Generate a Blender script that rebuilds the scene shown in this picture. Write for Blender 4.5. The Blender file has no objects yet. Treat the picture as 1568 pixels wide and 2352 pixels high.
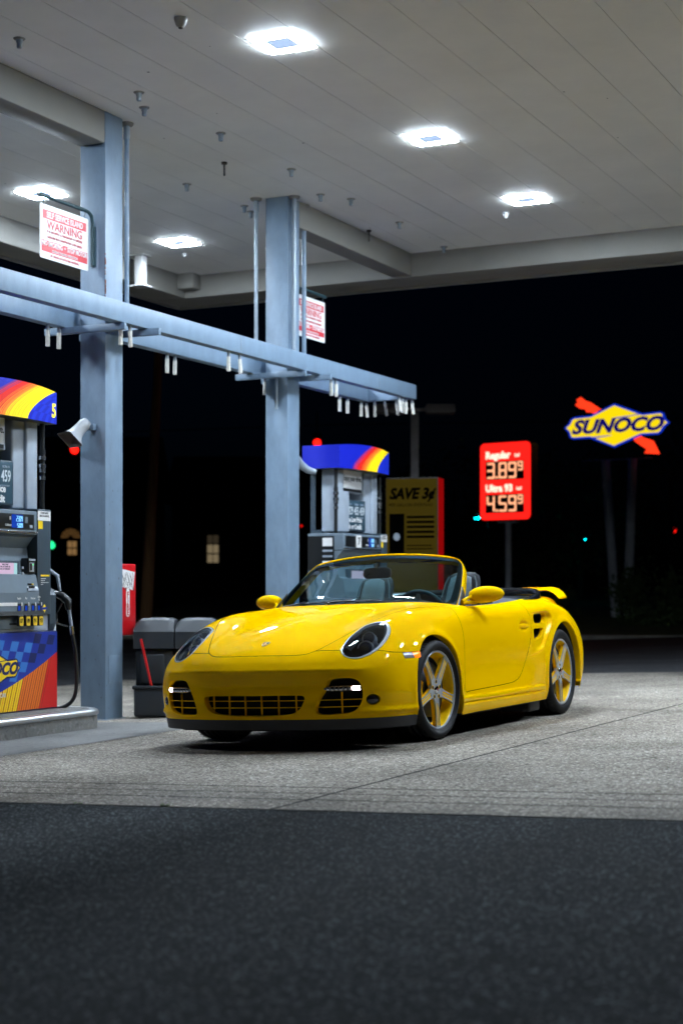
import bpy, bmesh, math, random
import numpy as np
from mathutils import Vector, Matrix, Euler
from mathutils.bvhtree import BVHTree
R=math.radians
random.seed(5); rng=np.random.default_rng(7)
scene=bpy.context.scene
COL=scene.collection
# ---------------------------------------------------------------- camera
HEAD=26.43                       # the forecourt's own axes are turned this much to the view
cam_d=bpy.data.cameras.new('camera'); cam=bpy.data.objects.new('camera',cam_d); COL.objects.link(cam)
cam.location=(0,0,1.0); cam.rotation_euler=(R(90),0,R(HEAD))
cam_d.sensor_fit='HORIZONTAL'; cam_d.sensor_width=24; cam_d.lens=55.87
cam_d.shift_y=176/1568; cam_d.clip_end=600; cam_d.clip_start=.05
cam_d.dof.use_dof=True; cam_d.dof.focus_distance=10.3; cam_d.dof.aperture_fstop=2.2
scene.camera=cam
# ---------------------------------------------------------------- night sky
w=bpy.data.worlds.new('World'); scene.world=w; w.use_nodes=True
nt=w.node_tree; nt.nodes.clear()
wo=nt.nodes.new('ShaderNodeOutputWorld'); bg=nt.nodes.new('ShaderNodeBackground')
sky=nt.nodes.new('ShaderNodeTexSky'); sky.sky_type='NISHITA'; sky.sun_disc=False
sky.sun_elevation=R(-4); sky.sun_rotation=R(250)
hs=nt.nodes.new('ShaderNodeHueSaturation'); hs.inputs['Saturation'].default_value=.8
bg.inputs['Strength'].default_value=.05
mxs=nt.nodes.new('ShaderNodeMix'); mxs.data_type='RGBA'; mxs.blend_type='MULTIPLY'; mxs.inputs['Factor'].default_value=1; mxs.inputs['B'].default_value=(.12,.45,1.5,1)
nt.links.new(sky.outputs[0],hs.inputs['Color']); nt.links.new(hs.outputs[0],mxs.inputs['A']); nt.links.new(mxs.outputs['Result'],bg.inputs[0]); nt.links.new(bg.outputs[0],wo.inputs[0])
scene.view_settings.view_transform='Standard'; scene.view_settings.look='None'
scene.view_settings.exposure=0; scene.view_settings.gamma=1
scene.cycles.use_denoising=True
scene.cycles.max_bounces=7; scene.cycles.transparent_max_bounces=12
scene.cycles.caustics_reflective=False; scene.cycles.caustics_refractive=False
scene.cycles.sample_clamp_indirect=6
LAMP=660.0                       # canopy lamp emission

# ---------------------------------------------------------------- materials
def mat(name,col,rough=.5,metal=0,coat=0,emit=None,estr=0,spec=.5,noise=None,bump=None,alpha=None):
    """noise=(scale,amount[,stretch]) varies the tone, bump=(scale,strength,distance)"""
    m=bpy.data.materials.new(name); m.use_nodes=True; t=m.node_tree; b=t.nodes['Principled BSDF']
    b.inputs['Base Color'].default_value=(*col,1); b.inputs['Roughness'].default_value=rough
    b.inputs['Metallic'].default_value=metal; b.inputs['Coat Weight'].default_value=coat
    b.inputs['Coat Roughness'].default_value=.02; b.inputs['Coat IOR'].default_value=1.22 if coat else 1.5; b.inputs['Specular IOR Level'].default_value=spec
    if emit: b.inputs['Emission Color'].default_value=(*emit,1); b.inputs['Emission Strength'].default_value=estr
    tc=None
    if noise or bump:
        tc=t.nodes.new('ShaderNodeTexCoord')
    if noise:
        mp=t.nodes.new('ShaderNodeMapping'); t.links.new(tc.outputs['Object'],mp.inputs[0])
        if len(noise)>2: mp.inputs['Scale'].default_value=noise[2]
        n=t.nodes.new('ShaderNodeTexNoise'); n.inputs['Scale'].default_value=noise[0]; n.inputs['Detail'].default_value=6
        n.inputs['Roughness'].default_value=.65
        t.links.new(mp.outputs[0],n.inputs['Vector'])
        r=t.nodes.new('ShaderNodeValToRGB'); a=noise[1]
        r.color_ramp.elements[0].position=.3; r.color_ramp.elements[1].position=.7
        r.color_ramp.elements[0].color=(*[c*(1-a) for c in col],1); r.color_ramp.elements[1].color=(*[min(1,c*(1+a)) for c in col],1)
        t.links.new(n.outputs['Fac'],r.inputs[0]); t.links.new(r.outputs[0],b.inputs['Base Color'])
        mr=t.nodes.new('ShaderNodeMapRange'); mr.inputs['To Min'].default_value=max(0,rough-.12); mr.inputs['To Max'].default_value=min(1,rough+.12)
        t.links.new(n.outputs['Fac'],mr.inputs['Value']); t.links.new(mr.outputs[0],b.inputs['Roughness'])
    if bump:
        n2=t.nodes.new('ShaderNodeTexNoise'); n2.inputs['Scale'].default_value=bump[0]; n2.inputs['Detail'].default_value=4
        t.links.new(tc.outputs['Object'],n2.inputs['Vector'])
        bp=t.nodes.new('ShaderNodeBump'); bp.inputs['Strength'].default_value=bump[1]; bp.inputs['Distance'].default_value=bump[2]
        t.links.new(n2.outputs['Fac'],bp.inputs['Height']); t.links.new(bp.outputs[0],b.inputs['Normal'])
    return m
def glass(name,tint,refl=1.45,rough=0.0,dens=1.0):
    m=bpy.data.materials.new(name); m.use_nodes=True; t=m.node_tree; t.nodes.clear()
    o=t.nodes.new('ShaderNodeOutputMaterial'); mx=t.nodes.new('ShaderNodeMixShader'); f=t.nodes.new('ShaderNodeFresnel')
    f.inputs[0].default_value=refl; tr=t.nodes.new('ShaderNodeBsdfTransparent'); tr.inputs[0].default_value=(*tint,1)
    g=t.nodes.new('ShaderNodeBsdfGlossy'); g.inputs['Roughness'].default_value=rough
    t.links.new(f.outputs[0],mx.inputs[0]); t.links.new(tr.outputs[0],mx.inputs[1]); t.links.new(g.outputs[0],mx.inputs[2]); t.links.new(mx.outputs[0],o.inputs[0])
    return m
def emis(name,col,st):
    m=bpy.data.materials.new(name); m.use_nodes=True; t=m.node_tree; t.nodes.clear()
    o=t.nodes.new('ShaderNodeOutputMaterial'); e=t.nodes.new('ShaderNodeEmission'); e.inputs[0].default_value=(*col,1); e.inputs[1].default_value=st
    t.links.new(e.outputs[0],o.inputs[0]); return m
# ---------------------------------------------------------------- object helpers
def link(name,me,parent=None,loc=(0,0,0),rot=(0,0,0)):
    o=bpy.data.objects.new(name,me); COL.objects.link(o); o.location=loc; o.rotation_euler=rot
    if parent is not None: o.parent=parent
    return o
def tag(o,label=None,cat=None,group=None,kind=None):
    if label: o['label']=label
    if cat: o['category']=cat
    if group: o['group']=group
    if kind: o['kind']=kind
    return o
def thing(name,label,cat,loc=(0,0,0),rot=(0,0,0),group=None):
    return tag(link(name,None,None,loc,rot),label,cat,group)
class MB:
    """collects shapes, then becomes ONE mesh object; every shape may use its own material slot"""
    def __init__(s): s.v=[]; s.f=[]; s.m=[]; s.sm=[]; s.mats=[]
    def slot(s,m):
        if m not in s.mats: s.mats.append(m)
        return s.mats.index(m)
    def add(s,vs,fs,m,smooth=False,M=None):
        b=len(s.v); k=s.slot(m)
        s.v+= [tuple(M@Vector(v)) if M is not None else tuple(v) for v in vs]
        for f in fs: s.f.append([b+i for i in f]); s.m.append(k); s.sm.append(smooth)
    def box(s,a,b,m,bev=0,M=None):
        x0,y0,z0=[min(p,q) for p,q in zip(a,b)]; x1,y1,z1=[max(p,q) for p,q in zip(a,b)]
        if bev<=0:
            vs=[(x,y,z) for x in (x0,x1) for y in (y0,y1) for z in (z0,z1)]
            s.add(vs,[(0,1,3,2),(4,6,7,5),(0,4,5,1),(2,3,7,6),(0,2,6,4),(1,5,7,3)],m,False,M); return
        bm=bmesh.new(); bmesh.ops.create_cube(bm,size=1)
        for v in bm.verts: v.co=Vector((x0+(v.co.x+.5)*(x1-x0),y0+(v.co.y+.5)*(y1-y0),z0+(v.co.z+.5)*(z1-z0)))
        bmesh.ops.bevel(bm,geom=bm.edges[:]+bm.verts[:],offset=min(bev,.49*min(x1-x0,y1-y0,z1-z0)),segments=3,profile=.5,affect='EDGES')
        s.bm(bm,m,True,M)
    def bm(s,bm,m,smooth=False,M=None):
        bm.verts.index_update(); s.add([v.co[:] for v in bm.verts],[[v.index for v in f.verts] for f in bm.faces],m,smooth,M); bm.free()
    def cyl(s,p,q,r,m,r2=None,n=16,caps=True,smooth=True):
        p=Vector(p);q=Vector(q); d=(q-p).normalized(); a=d.orthogonal().normalized(); b=d.cross(a); r2=r if r2 is None else r2
        vs=[]
        for c,rr in ((p,r),(q,r2)):
            for k in range(n):
                t=2*math.pi*k/n; vs.append(c+a*math.cos(t)*rr+b*math.sin(t)*rr)
        fs=[(k,(k+1)%n,n+(k+1)%n,n+k) for k in range(n)]
        s.add(vs,fs,m,smooth)
        if caps: s.add(vs,[tuple(range(n))[::-1],tuple(range(n,2*n))],m,False)
    def tube(s,pts,r,m,n=10,closed=False,caps=True):
        P=[Vector(p) for p in pts]; L=len(P); rr=r if hasattr(r,'__len__') else [r]*L
        vs=[]; prev=None
        for i,p in enumerate(P):
            if closed: t=(P[(i+1)%L]-P[i-1]).normalized()
            else: t=(P[min(i+1,L-1)]-P[max(i-1,0)]).normalized()
            if prev is None: a=t.orthogonal().normalized()
            else:
                a=prev-t*prev.dot(t); a=a.normalized() if a.length>1e-6 else t.orthogonal().normalized()
            prev=a; b=t.cross(a)
            for k in range(n):
                th=2*math.pi*k/n; vs.append(p+(a*math.cos(th)+b*math.sin(th))*rr[i])
        fs=[]
        for i in range(L if closed else L-1):
            j=(i+1)%L
            for k in range(n): fs.append((i*n+k,i*n+(k+1)%n,j*n+(k+1)%n,j*n+k))
        s.add(vs,fs,m,True)
        if caps and not closed: s.add(vs,[tuple(range(n))[::-1],tuple(range((L-1)*n,L*n))],m,False)
    def lathe(s,prof,m,axis='Z',c=(0,0,0),n=48,smooth=True,a0=0,a1=2*math.pi):
        """prof: (radius, height along axis)"""
        full=abs(a1-a0-2*math.pi)<1e-6; K=n if full else n+1; vs=[]
        for r,h in prof:
            for k in range(K):
                t=a0+(a1-a0)*k/n; u=r*math.cos(t); v=r*math.sin(t)
                p={'Z':(u,v,h),'X':(h,u,v),'Y':(u,h,v)}[axis]; vs.append((p[0]+c[0],p[1]+c[1],p[2]+c[2]))
        fs=[]
        for i in range(len(prof)-1):
            for k in range(n if full else K-1):
                k2=(k+1)%K; fs.append((i*K+k,i*K+k2,(i+1)*K+k2,(i+1)*K+k))
        s.add(vs,fs,m,smooth)
    def prism(s,poly,a,b,m,axis='X',M=None,smooth_side=False):
        """poly in the plane across axis, extruded from a to b along it"""
        n=len(poly)
        def pt(u,v,h): return {'X':(h,u,v),'Y':(u,h,v),'Z':(u,v,h)}[axis]
        vs=[pt(u,v,a) for u,v in poly]+[pt(u,v,b) for u,v in poly]
        s.add(vs,[(k,(k+1)%n,n+(k+1)%n,n+k) for k in range(n)],m,smooth_side,M)
        s.add(vs,[tuple(range(n))[::-1],tuple(range(n,2*n))],m,False,M)
    def loft(s,secs,m,cap=True,smooth=True,M=None):
        n=len(secs[0]); vs=[p for q in secs for p in q]
        s.add(vs,[(i*n+k,i*n+(k+1)%n,(i+1)*n+(k+1)%n,(i+1)*n+k) for i in range(len(secs)-1) for k in range(n)],m,smooth,M)
        if cap: s.add(vs,[tuple(range(n))[::-1],tuple(range((len(secs)-1)*n,len(secs)*n))],m,smooth,M)
    def grid(s,G,m,smooth=True):
        nv,nu=len(G),len(G[0]); vs=[p for q in G for p in q]
        s.add(vs,[(i*nu+j,i*nu+j+1,(i+1)*nu+j+1,(i+1)*nu+j) for i in range(nv-1) for j in range(nu-1)],m,smooth)
    def build(s,name,parent=None,loc=(0,0,0),rot=(0,0,0),weld=False):
        me=bpy.data.meshes.new(name); me.from_pydata([tuple(v) for v in s.v],[],s.f)
        for m in s.mats: me.materials.append(m)
        me.polygons.foreach_set('material_index',s.m); me.polygons.foreach_set('use_smooth',s.sm)
        bm=bmesh.new(); bm.from_mesh(me)
        if weld: bmesh.ops.remove_doubles(bm,verts=bm.verts,dist=1e-5)
        bmesh.ops.recalc_face_normals(bm,faces=bm.faces); bm.to_mesh(me); bm.free()
        me.update(); return link(name,me,parent,loc,rot)
def catmull(P,n=8,closed=True):
    P=[np.array(p,float) for p in P]; L=len(P); out=[]
    rngi=range(L) if closed else range(L-1)
    for i in rngi:
        if closed: p0,p1,p2,p3=P[i-1],P[i],P[(i+1)%L],P[(i+2)%L]
        else: p0,p1,p2,p3=P[max(i-1,0)],P[i],P[i+1],P[min(i+2,L-1)]
        for k in range(n):
            t=k/n; out.append(.5*((2*p1)+(-p0+p2)*t+(2*p0-5*p1+4*p2-p3)*t*t+(-p0+3*p1-3*p2+p3)*t**3))
    if not closed: out.append(P[-1])
    return np.array(out)
def rrect(u0,v0,u1,v1,r,n=4):
    out=[]
    for cx,cy,a in ((u1-r,v1-r,0),(u0+r,v1-r,90),(u0+r,v0+r,180),(u1-r,v0+r,270)):
        for k in range(n+1):
            t=R(a+90*k/n); out.append((cx+r*math.cos(t),cy+r*math.sin(t)))
    return out
_txt={}
def text(name,body,size,m,parent,loc,rot,bold=0.0,sx=1.0,shear=0,align='CENTER',depth=.001,line=1.0):
    """lettering as a thin mesh; text plane = local XY"""
    c=bpy.data.curves.new(name,'FONT'); c.body=body; c.size=size; c.extrude=depth; c.offset=bold*size; c.shear=shear
    c.align_x=align; c.align_y='CENTER'; c.resolution_u=3; c.space_line=line
    tmp=bpy.data.objects.new('tmp',c); COL.objects.link(tmp); dg=bpy.context.evaluated_depsgraph_get(); dg.update()
    me=bpy.data.meshes.new_from_object(tmp.evaluated_get(dg)); bpy.data.objects.remove(tmp); bpy.data.curves.remove(c)
    me.transform(Matrix.Diagonal((sx,1,1,1))); me.materials.clear(); me.materials.append(m); me.name=name
    return link(name,me,parent,loc,rot)
# upright text facing +X (readable from +X side, running along +Y) : rot=(90,0,90) degrees
FX=(R(90),0,R(90))
def seg_digits(mb,s,x,u0,v0,h,m,w=None,th=None,axis='X',sl=0.0,dot=True):
    """seven segment characters on a plane facing +X, running along +Y, from u0 rightwards"""
    w=w or h*.52; th=th or h*.11
    SEG={'0':'abcdef','1':'bc','2':'abged','3':'abgcd','4':'fgbc','5':'afgcd','6':'afgedc','7':'abc','8':'abcdefg','9':'abcdfg'}
    u=u0
    for ch in s:
        if ch=='.':
            mb.box((x,u-th*.35,v0),(x+.004,u+th*.85,v0+th*1.2),m); u+=th*1.5; continue
        g=th*.25
        for k in SEG[ch]:
            if k=='a': q=(u+g,v0+h-th,u+w-g,v0+h)
            if k=='d': q=(u+g,v0,u+w-g,v0+th)
            if k=='g': q=(u+g,v0+h/2-th/2,u+w-g,v0+h/2+th/2)
            if k=='f': q=(u,v0+h/2+g,u+th,v0+h-g)
            if k=='b': q=(u+w-th,v0+h/2+g,u+w,v0+h-g)
            if k=='e': q=(u,v0+g,u+th,v0+h/2-g)
            if k=='c': q=(u+w-th,v0+g,u+w,v0+h/2-g)
            o=sl*((q[1]+q[3])/2-v0)
            mb.box((x,q[0]+o,q[1]),(x+.004,q[2]+o,q[3]),m)
        u+=w+th*1.1
    return u
# ---- car body surface -------------------------------------------------
# rows: longitudinal lines from the centre line (row 0) out to the sill; columns: stations from the
# front lip, over the nose, back to the rear bumper.  x to the driver's side, y rearwards, z up.
R0=[(0,-.915,.10),(0,-.935,.20),(0,-.945,.30),(0,-.936,.405),(0,-.946,.497),(0,-.862,.592),(0,-.68,.685),(0,-.42,.775),(0,-.10,.855),(0,.22,.905),(0,.50,.935),(0,.9,.94),(0,1.3,.945),(0,1.7,.97),(0,2.1,.985),(0,2.5,.92),(0,2.9,.815),(0,3.2,.78),(0,3.38,.65),(0,3.44,.49),(0,3.43,.33),(0,3.38,.20)]
R1=[(.24,-.905,.10),(.24,-.925,.20),(.24,-.935,.30),(.24,-.925,.405),(.24,-.934,.497),(.24,-.850,.592),(.24,-.67,.682),(.24,-.41,.768),(.25,-.10,.846),(.26,.22,.895),(.28,.50,.925),(.28,.9,.93),(.28,1.3,.94),(.28,1.7,.965),(.28,2.1,.98),(.27,2.5,.915),(.25,2.9,.81),(.24,3.19,.775),(.23,3.37,.65),(.23,3.43,.49),(.23,3.42,.33),(.23,3.37,.20)]
R2=[(.44,-.872,.10),(.44,-.892,.20),(.44,-.901,.30),(.44,-.891,.405),(.44,-.899,.495),(.435,-.815,.59),(.43,-.65,.672),(.43,-.41,.752),(.46,-.10,.828),(.49,.22,.875),(.52,.50,.903),(.53,.9,.905),(.53,1.3,.92),(.52,1.7,.955),(.51,2.1,.965),(.48,2.5,.905),(.44,2.9,.80),(.42,3.17,.76),(.41,3.35,.65),(.41,3.41,.49),(.41,3.40,.33),(.41,3.35,.20)]
R3=[(.60,-.81,.10),(.605,-.832,.20),(.61,-.845,.30),(.61,-.838,.405),(.61,-.838,.49),(.605,-.755,.588),(.605,-.60,.690),(.605,-.40,.772),(.615,-.10,.845),(.645,.22,.872),(.67,.50,.88),(.69,.9,.88),(.695,1.3,.89),(.69,1.7,.92),(.67,2.1,.955),(.64,2.5,.885),(.60,2.9,.82),(.57,3.14,.755),(.54,3.31,.63),(.54,3.37,.48),(.54,3.36,.33),(.54,3.31,.20)]
R4=[(.72,-.735,.10),(.727,-.757,.20),(.735,-.77,.31),(.738,-.762,.41),(.738,-.752,.49),(.733,-.67,.58),(.728,-.54,.662),(.73,-.36,.745),(.74,-.08,.815),(.752,.22,.835),(.765,.50,.845),(.775,.9,.853),(.785,1.3,.864),(.80,1.7,.886),(.805,2.1,.908),(.80,2.5,.858),(.75,2.88,.815),(.70,3.10,.725),(.65,3.23,.61),(.65,3.28,.47),(.65,3.27,.33),(.65,3.23,.20)]
R5=[(.81,-.625,.10),(.817,-.645,.20),(.825,-.66,.31),(.828,-.655,.395),(.828,-.63,.475),(.825,-.575,.545),(.822,-.47,.61),(.825,-.30,.665),(.835,-.05,.705),(.838,.22,.72),(.838,.50,.745),(.842,.9,.76),(.855,1.3,.775),(.885,1.7,.80),(.902,2.1,.815),(.897,2.5,.79),(.86,2.85,.70),(.82,3.03,.63),(.79,3.12,.55),(.755,3.16,.44),(.755,3.15,.33),(.75,3.12,.20)]
R6=[(.86,-.515,.10),(.865,-.53,.19),(.872,-.54,.285),(.876,-.53,.36),(.877,-.505,.425),(.877,-.45,.48),(.877,-.36,.525),(.882,-.22,.56),(.888,-.02,.58),(.875,.24,.575),(.858,.52,.575),(.858,.9,.58),(.872,1.3,.59),(.905,1.7,.61),(.926,2.1,.62),(.928,2.5,.62),(.91,2.78,.59),(.885,2.93,.54),(.86,3.0,.48),(.85,3.03,.41),(.83,3.02,.32),(.825,3.0,.20)]
R7=[(.88,-.43,.10),(.885,-.44,.17),(.89,-.445,.235),(.893,-.435,.29),(.894,-.41,.34),(.893,-.36,.375),(.893,-.28,.40),(.895,-.16,.42),(.896,.0,.43),(.882,.25,.41),(.858,.54,.40),(.856,.9,.40),(.868,1.3,.40),(.90,1.7,.41),(.928,2.1,.42),(.93,2.48,.42),(.918,2.72,.42),(.907,2.85,.39),(.895,2.89,.34),(.89,2.90,.30),(.88,2.88,.25),(.875,2.87,.19)]
R8=[(.885,-.375,.10),(.887,-.38,.13),(.888,-.38,.16),(.888,-.37,.185),(.888,-.35,.20),(.888,-.31,.21),(.888,-.24,.215),(.888,-.13,.22),(.888,.0,.22),(.88,.27,.225),(.875,.55,.235),(.878,.9,.235),(.885,1.3,.235),(.90,1.7,.235),(.915,2.1,.23),(.92,2.45,.22),(.915,2.6,.21),(.91,2.68,.20),(.905,2.72,.195),(.905,2.74,.19),(.905,2.74,.185),(.90,2.74,.18)]
R9=[(.87,-.36,.09),(.87,-.36,.10),(.87,-.355,.105),(.87,-.35,.11),(.87,-.33,.115),(.87,-.29,.12),(.87,-.22,.125),(.87,-.12,.13),(.87,.0,.13),(.868,.28,.135),(.865,.55,.14),(.868,.9,.14),(.875,1.3,.14),(.885,1.7,.14),(.895,2.1,.14),(.90,2.42,.14),(.90,2.55,.14),(.895,2.62,.14),(.89,2.65,.14),(.89,2.66,.14),(.89,2.66,.14),(.885,2.66,.14)]
ROWS=[R0,R1,R2,R3,R4,R5,R6,R7,R8,R9]
NI=len(R0)

def _knots(n):
    return np.arange(n)
def bs_matrix(n, t):
    """uniform cubic B-spline with reflected end points; t in [0,n-1]"""
    t=np.asarray(t,float); i=np.clip(np.floor(t).astype(int),0,n-2); f=t-i
    w=np.stack([(1-f)**3/6,(3*f**3-6*f**2+4)/6,(-3*f**3+3*f**2+3*f+1)/6,f**3/6],1)
    M=np.zeros((len(t),n))
    for k in range(4):
        idx=i-1+k
        for r in range(len(t)):
            q=idx[r]; c=w[r,k]
            if q<0: M[r,0]+=2*c; M[r,1]-=c
            elif q>n-1: M[r,n-1]+=2*c; M[r,n-2]-=c
            else: M[r,q]+=c
    return M
def pia(C,it=2):
    """pull the control net towards interpolation, a few passes only, so it stays smooth"""
    A=bs_matrix(C.shape[0],np.arange(C.shape[0])); B=bs_matrix(C.shape[1],np.arange(C.shape[1]))
    P=C.copy()
    for _ in range(it):
        S=np.einsum('ai,ijk,bj->abk',A,P,B)
        P=P+(C-S)
        P[0,:,0]=0
    return P
def gauss(d,s): return np.exp(-(d/s)**2)
def sstep(a,b,x):
    t=np.clip((x-a)/(b-a),0,1); return t*t*(3-2*t)
def body_grid(nu=560,nv=330):
    C=np.array([list(r) for r in ROWS],float)          # rows x stations x 3
    # mirror so that the centre line is smooth
    M=C[1:4][::-1].copy(); M[...,0]*=-1
    E=np.concatenate([M,C],0)
    A0=bs_matrix(E.shape[0],np.arange(E.shape[0])); B0=bs_matrix(NI,np.arange(NI))
    P=E.copy()
    for _ in range(3):
        P=P+(E-np.einsum('ai,ijk,bj->abk',A0,P,B0))
        P[3,:,0]=0; P[0:3]=P[4:7][::-1]*np.array([-1,1,1])
    tv=3+np.linspace(0,1,nv)**.92*(len(ROWS)-1)
    # denser sampling at the front
    s=np.linspace(0,1,nu); tu=(s+ .0*s)*(NI-1)
    A=bs_matrix(E.shape[0],tv); B=bs_matrix(NI,tu)
    S=np.einsum('ai,ijk,bj->abk',A,P,B)
    S[0,:,0]=0
    return S
def grid_normals(S):
    du=np.gradient(S,axis=1); dv=np.gradient(S,axis=0)
    # symmetric centre line
    n=np.cross(dv,du)
    n/=np.maximum(np.linalg.norm(n,axis=2,keepdims=True),1e-12)
    n[0,:,0]=0; n/=np.linalg.norm(n,axis=2,keepdims=True)
    return n
# ================================================================ setting
HC,HS=math.cos(R(HEAD)),math.sin(R(HEAD))
def site(cx,cz,z=0):
    """plan survey point: cx metres right of and cz metres ahead of the photographer"""
    return Vector((cx*HC-cz*HS,cx*HS+cz*HC,z))
def gz(x):                       # the forecourt falls gently away to the left
    return .038*(min(max(x,-13),6)+4.01)+.022
FACE=R(HEAD)                     # yaw that turns a front (local -Y) to the photographer
# ---- materials for ground
def speckle(name,base,dark,light,scale,rough=.85,joints=None,tone=.35,bumpd=.004,wear=1.0):
    m=bpy.data.materials.new(name); m.use_nodes=True; t=m.node_tree; b=t.nodes['Principled BSDF']; b.inputs['Roughness'].default_value=rough; b.inputs['Specular IOR Level'].default_value=.12
    N=t.nodes.new; L=t.links.new
    tc=N('ShaderNodeTexCoord')
    v=N('ShaderNodeTexVoronoi'); v.inputs['Scale'].default_value=scale; L(tc.outputs['Object'],v.inputs['Vector'])
    r=N('ShaderNodeValToRGB'); e=r.color_ramp.elements
    e[0].position=0; e[0].color=(*dark,1); e[1].position=1; e[1].color=(*light,1)
    q=r.color_ramp.elements.new(.20); q.color=(*base,1); q=r.color_ramp.elements.new(.80); q.color=(*base,1)
    sep=N('ShaderNodeSeparateColor'); L(v.outputs['Color'],sep.inputs[0]); L(sep.outputs[0],r.inputs[0])
    n=N('ShaderNodeTexNoise'); n.inputs['Scale'].default_value=.9; n.inputs['Detail'].default_value=7; n.inputs['Roughness'].default_value=.7; L(tc.outputs['Object'],n.inputs['Vector'])
    r2=N('ShaderNodeMapRange'); r2.inputs['From Min'].default_value=.3; r2.inputs['From Max'].default_value=.7; r2.inputs['To Min'].default_value=1-tone; r2.inputs['To Max'].default_value=1+tone; L(n.outputs['Fac'],r2.inputs['Value'])
    mx=N('ShaderNodeMix'); mx.data_type='RGBA'; mx.blend_type='MULTIPLY'; mx.inputs['Factor'].default_value=1
    L(r.outputs[0],mx.inputs['A']); L(r2.outputs[0],mx.inputs['B']); col=mx.outputs['Result']
    # broad stains
    ns=N('ShaderNodeTexNoise'); ns.inputs['Scale'].default_value=.38; ns.inputs['Detail'].default_value=5; ns.inputs['Distortion'].default_value=1.2; L(tc.outputs['Object'],ns.inputs['Vector'])
    rs=N('ShaderNodeMapRange'); rs.inputs['From Min'].default_value=.36; rs.inputs['From Max'].default_value=.56; rs.inputs['To Min'].default_value=1-tone*.9; rs.inputs['To Max'].default_value=1.04; L(ns.outputs['Fac'],rs.inputs['Value'])
    mxs=N('ShaderNodeMix'); mxs.data_type='RGBA'; mxs.blend_type='MULTIPLY'; mxs.inputs['Factor'].default_value=1; L(col,mxs.inputs['A']); L(rs.outputs[0],mxs.inputs['B']); col=mxs.outputs['Result']
    # small dark pits
    n3=N('ShaderNodeTexNoise'); n3.inputs['Scale'].default_value=scale*.28; n3.inputs['Detail'].default_value=3; L(tc.outputs['Object'],n3.inputs['Vector'])
    r3=N('ShaderNodeMapRange'); r3.inputs['From Min'].default_value=.35; r3.inputs['From Max'].default_value=.41; r3.inputs['To Min'].default_value=1-.6*wear; r3.inputs['To Max'].default_value=1; L(n3.outputs['Fac'],r3.inputs['Value'])
    mx2=N('ShaderNodeMix'); mx2.data_type='RGBA'; mx2.blend_type='MULTIPLY'; mx2.inputs['Factor'].default_value=1
    L(col,mx2.inputs['A']); L(r3.outputs[0],mx2.inputs['B']); col=mx2.outputs['Result']
    h=N('ShaderNodeMath'); h.operation='ADD'; L(sep.outputs[1],h.inputs[0]); L(r3.outputs[0],h.inputs[1]); hh=h.outputs[0]
    if joints:
        sx=N('ShaderNodeSeparateXYZ'); nj=N('ShaderNodeTexNoise'); nj.inputs['Scale'].default_value=9; nj.inputs['Detail'].default_value=5; L(tc.outputs['Object'],nj.inputs['Vector'])
        L(tc.outputs['Object'],sx.inputs[0])
        for ax,pos,wd,dk in joints:
            a=N('ShaderNodeMath'); a.operation='SUBTRACT'; L(sx.outputs[ax],a.inputs[0]); a.inputs[1].default_value=pos
            w1=N('ShaderNodeMath'); w1.operation='MULTIPLY_ADD'; L(nj.outputs['Fac'],w1.inputs[0]); w1.inputs[1].default_value=.016; w1.inputs[2].default_value=-.008
            s_=N('ShaderNodeMath'); s_.operation='ADD'; L(a.outputs[0],s_.inputs[0]); L(w1.outputs[0],s_.inputs[1])
            ab=N('ShaderNodeMath'); ab.operation='ABSOLUTE'; L(s_.outputs[0],ab.inputs[0])
            mr=N('ShaderNodeMapRange'); mr.inputs['From Min'].default_value=wd*.6; mr.inputs['From Max'].default_value=wd; mr.inputs['To Min'].default_value=dk; mr.inputs['To Max'].default_value=1; L(ab.outputs[0],mr.inputs['Value'])
            m2=N('ShaderNodeMix'); m2.data_type='RGBA'; m2.blend_type='MULTIPLY'; m2.inputs['Factor'].default_value=1; L(col,m2.inputs['A']); L(mr.outputs[0],m2.inputs['B']); col=m2.outputs['Result']
            ad=N('ShaderNodeMath'); ad.operation='MULTIPLY_ADD'; L(mr.outputs[0],ad.inputs[0]); ad.inputs[1].default_value=2.5; L(hh,ad.inputs[2]); hh=ad.outputs[0]
    L(col,b.inputs['Base Color'])
    bp=N('ShaderNodeBump'); bp.inputs['Strength'].default_value=.7; bp.inputs['Distance'].default_value=bumpd; L(hh,bp.inputs['Height']); L(bp.outputs[0],b.inputs['Normal'])
    return m
concrete=speckle('concrete',(.235,.207,.174),(.045,.04,.037),(.66,.61,.54),100,.8,
    joints=[('X',-3.32,.014,.10),('Y',12.22,.008,.35),('Y',6.34,.014,.12),('Y',6.57,.012,.15),('Y',6.80,.014,.12),('X',-9.3,.01,.3),('X',.6,.012,.2),('Y',17.6,.01,.4)],tone=.32)
smoothc=speckle('smooth_concrete',(.15,.15,.147),(.125,.125,.125),(.175,.172,.17),60,.75,tone=.16,bumpd=.001,wear=.35)
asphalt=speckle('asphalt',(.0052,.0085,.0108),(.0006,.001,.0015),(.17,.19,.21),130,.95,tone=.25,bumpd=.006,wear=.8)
lot=speckle('lot_asphalt',(.060,.062,.068),(.03,.03,.034),(.11,.11,.115),60,.8,tone=.3,wear=.5)
grass_m=mat('grass_dark',(.05,.08,.025),.9,noise=(3,.5))
def sheet(name,x0,x1,y0,y1,m,dz=0,step=None,kind='structure'):
    xs=sorted(set([x0,x1]+[x for x in (-13,6) if x0<x<x1])); ys=[y0,y1]
    mb=MB(); mb.grid([[(x,y,gz(x)+dz) for x in xs] for y in ys],m,False); o=mb.build(name); o['kind']=kind; return o
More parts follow.
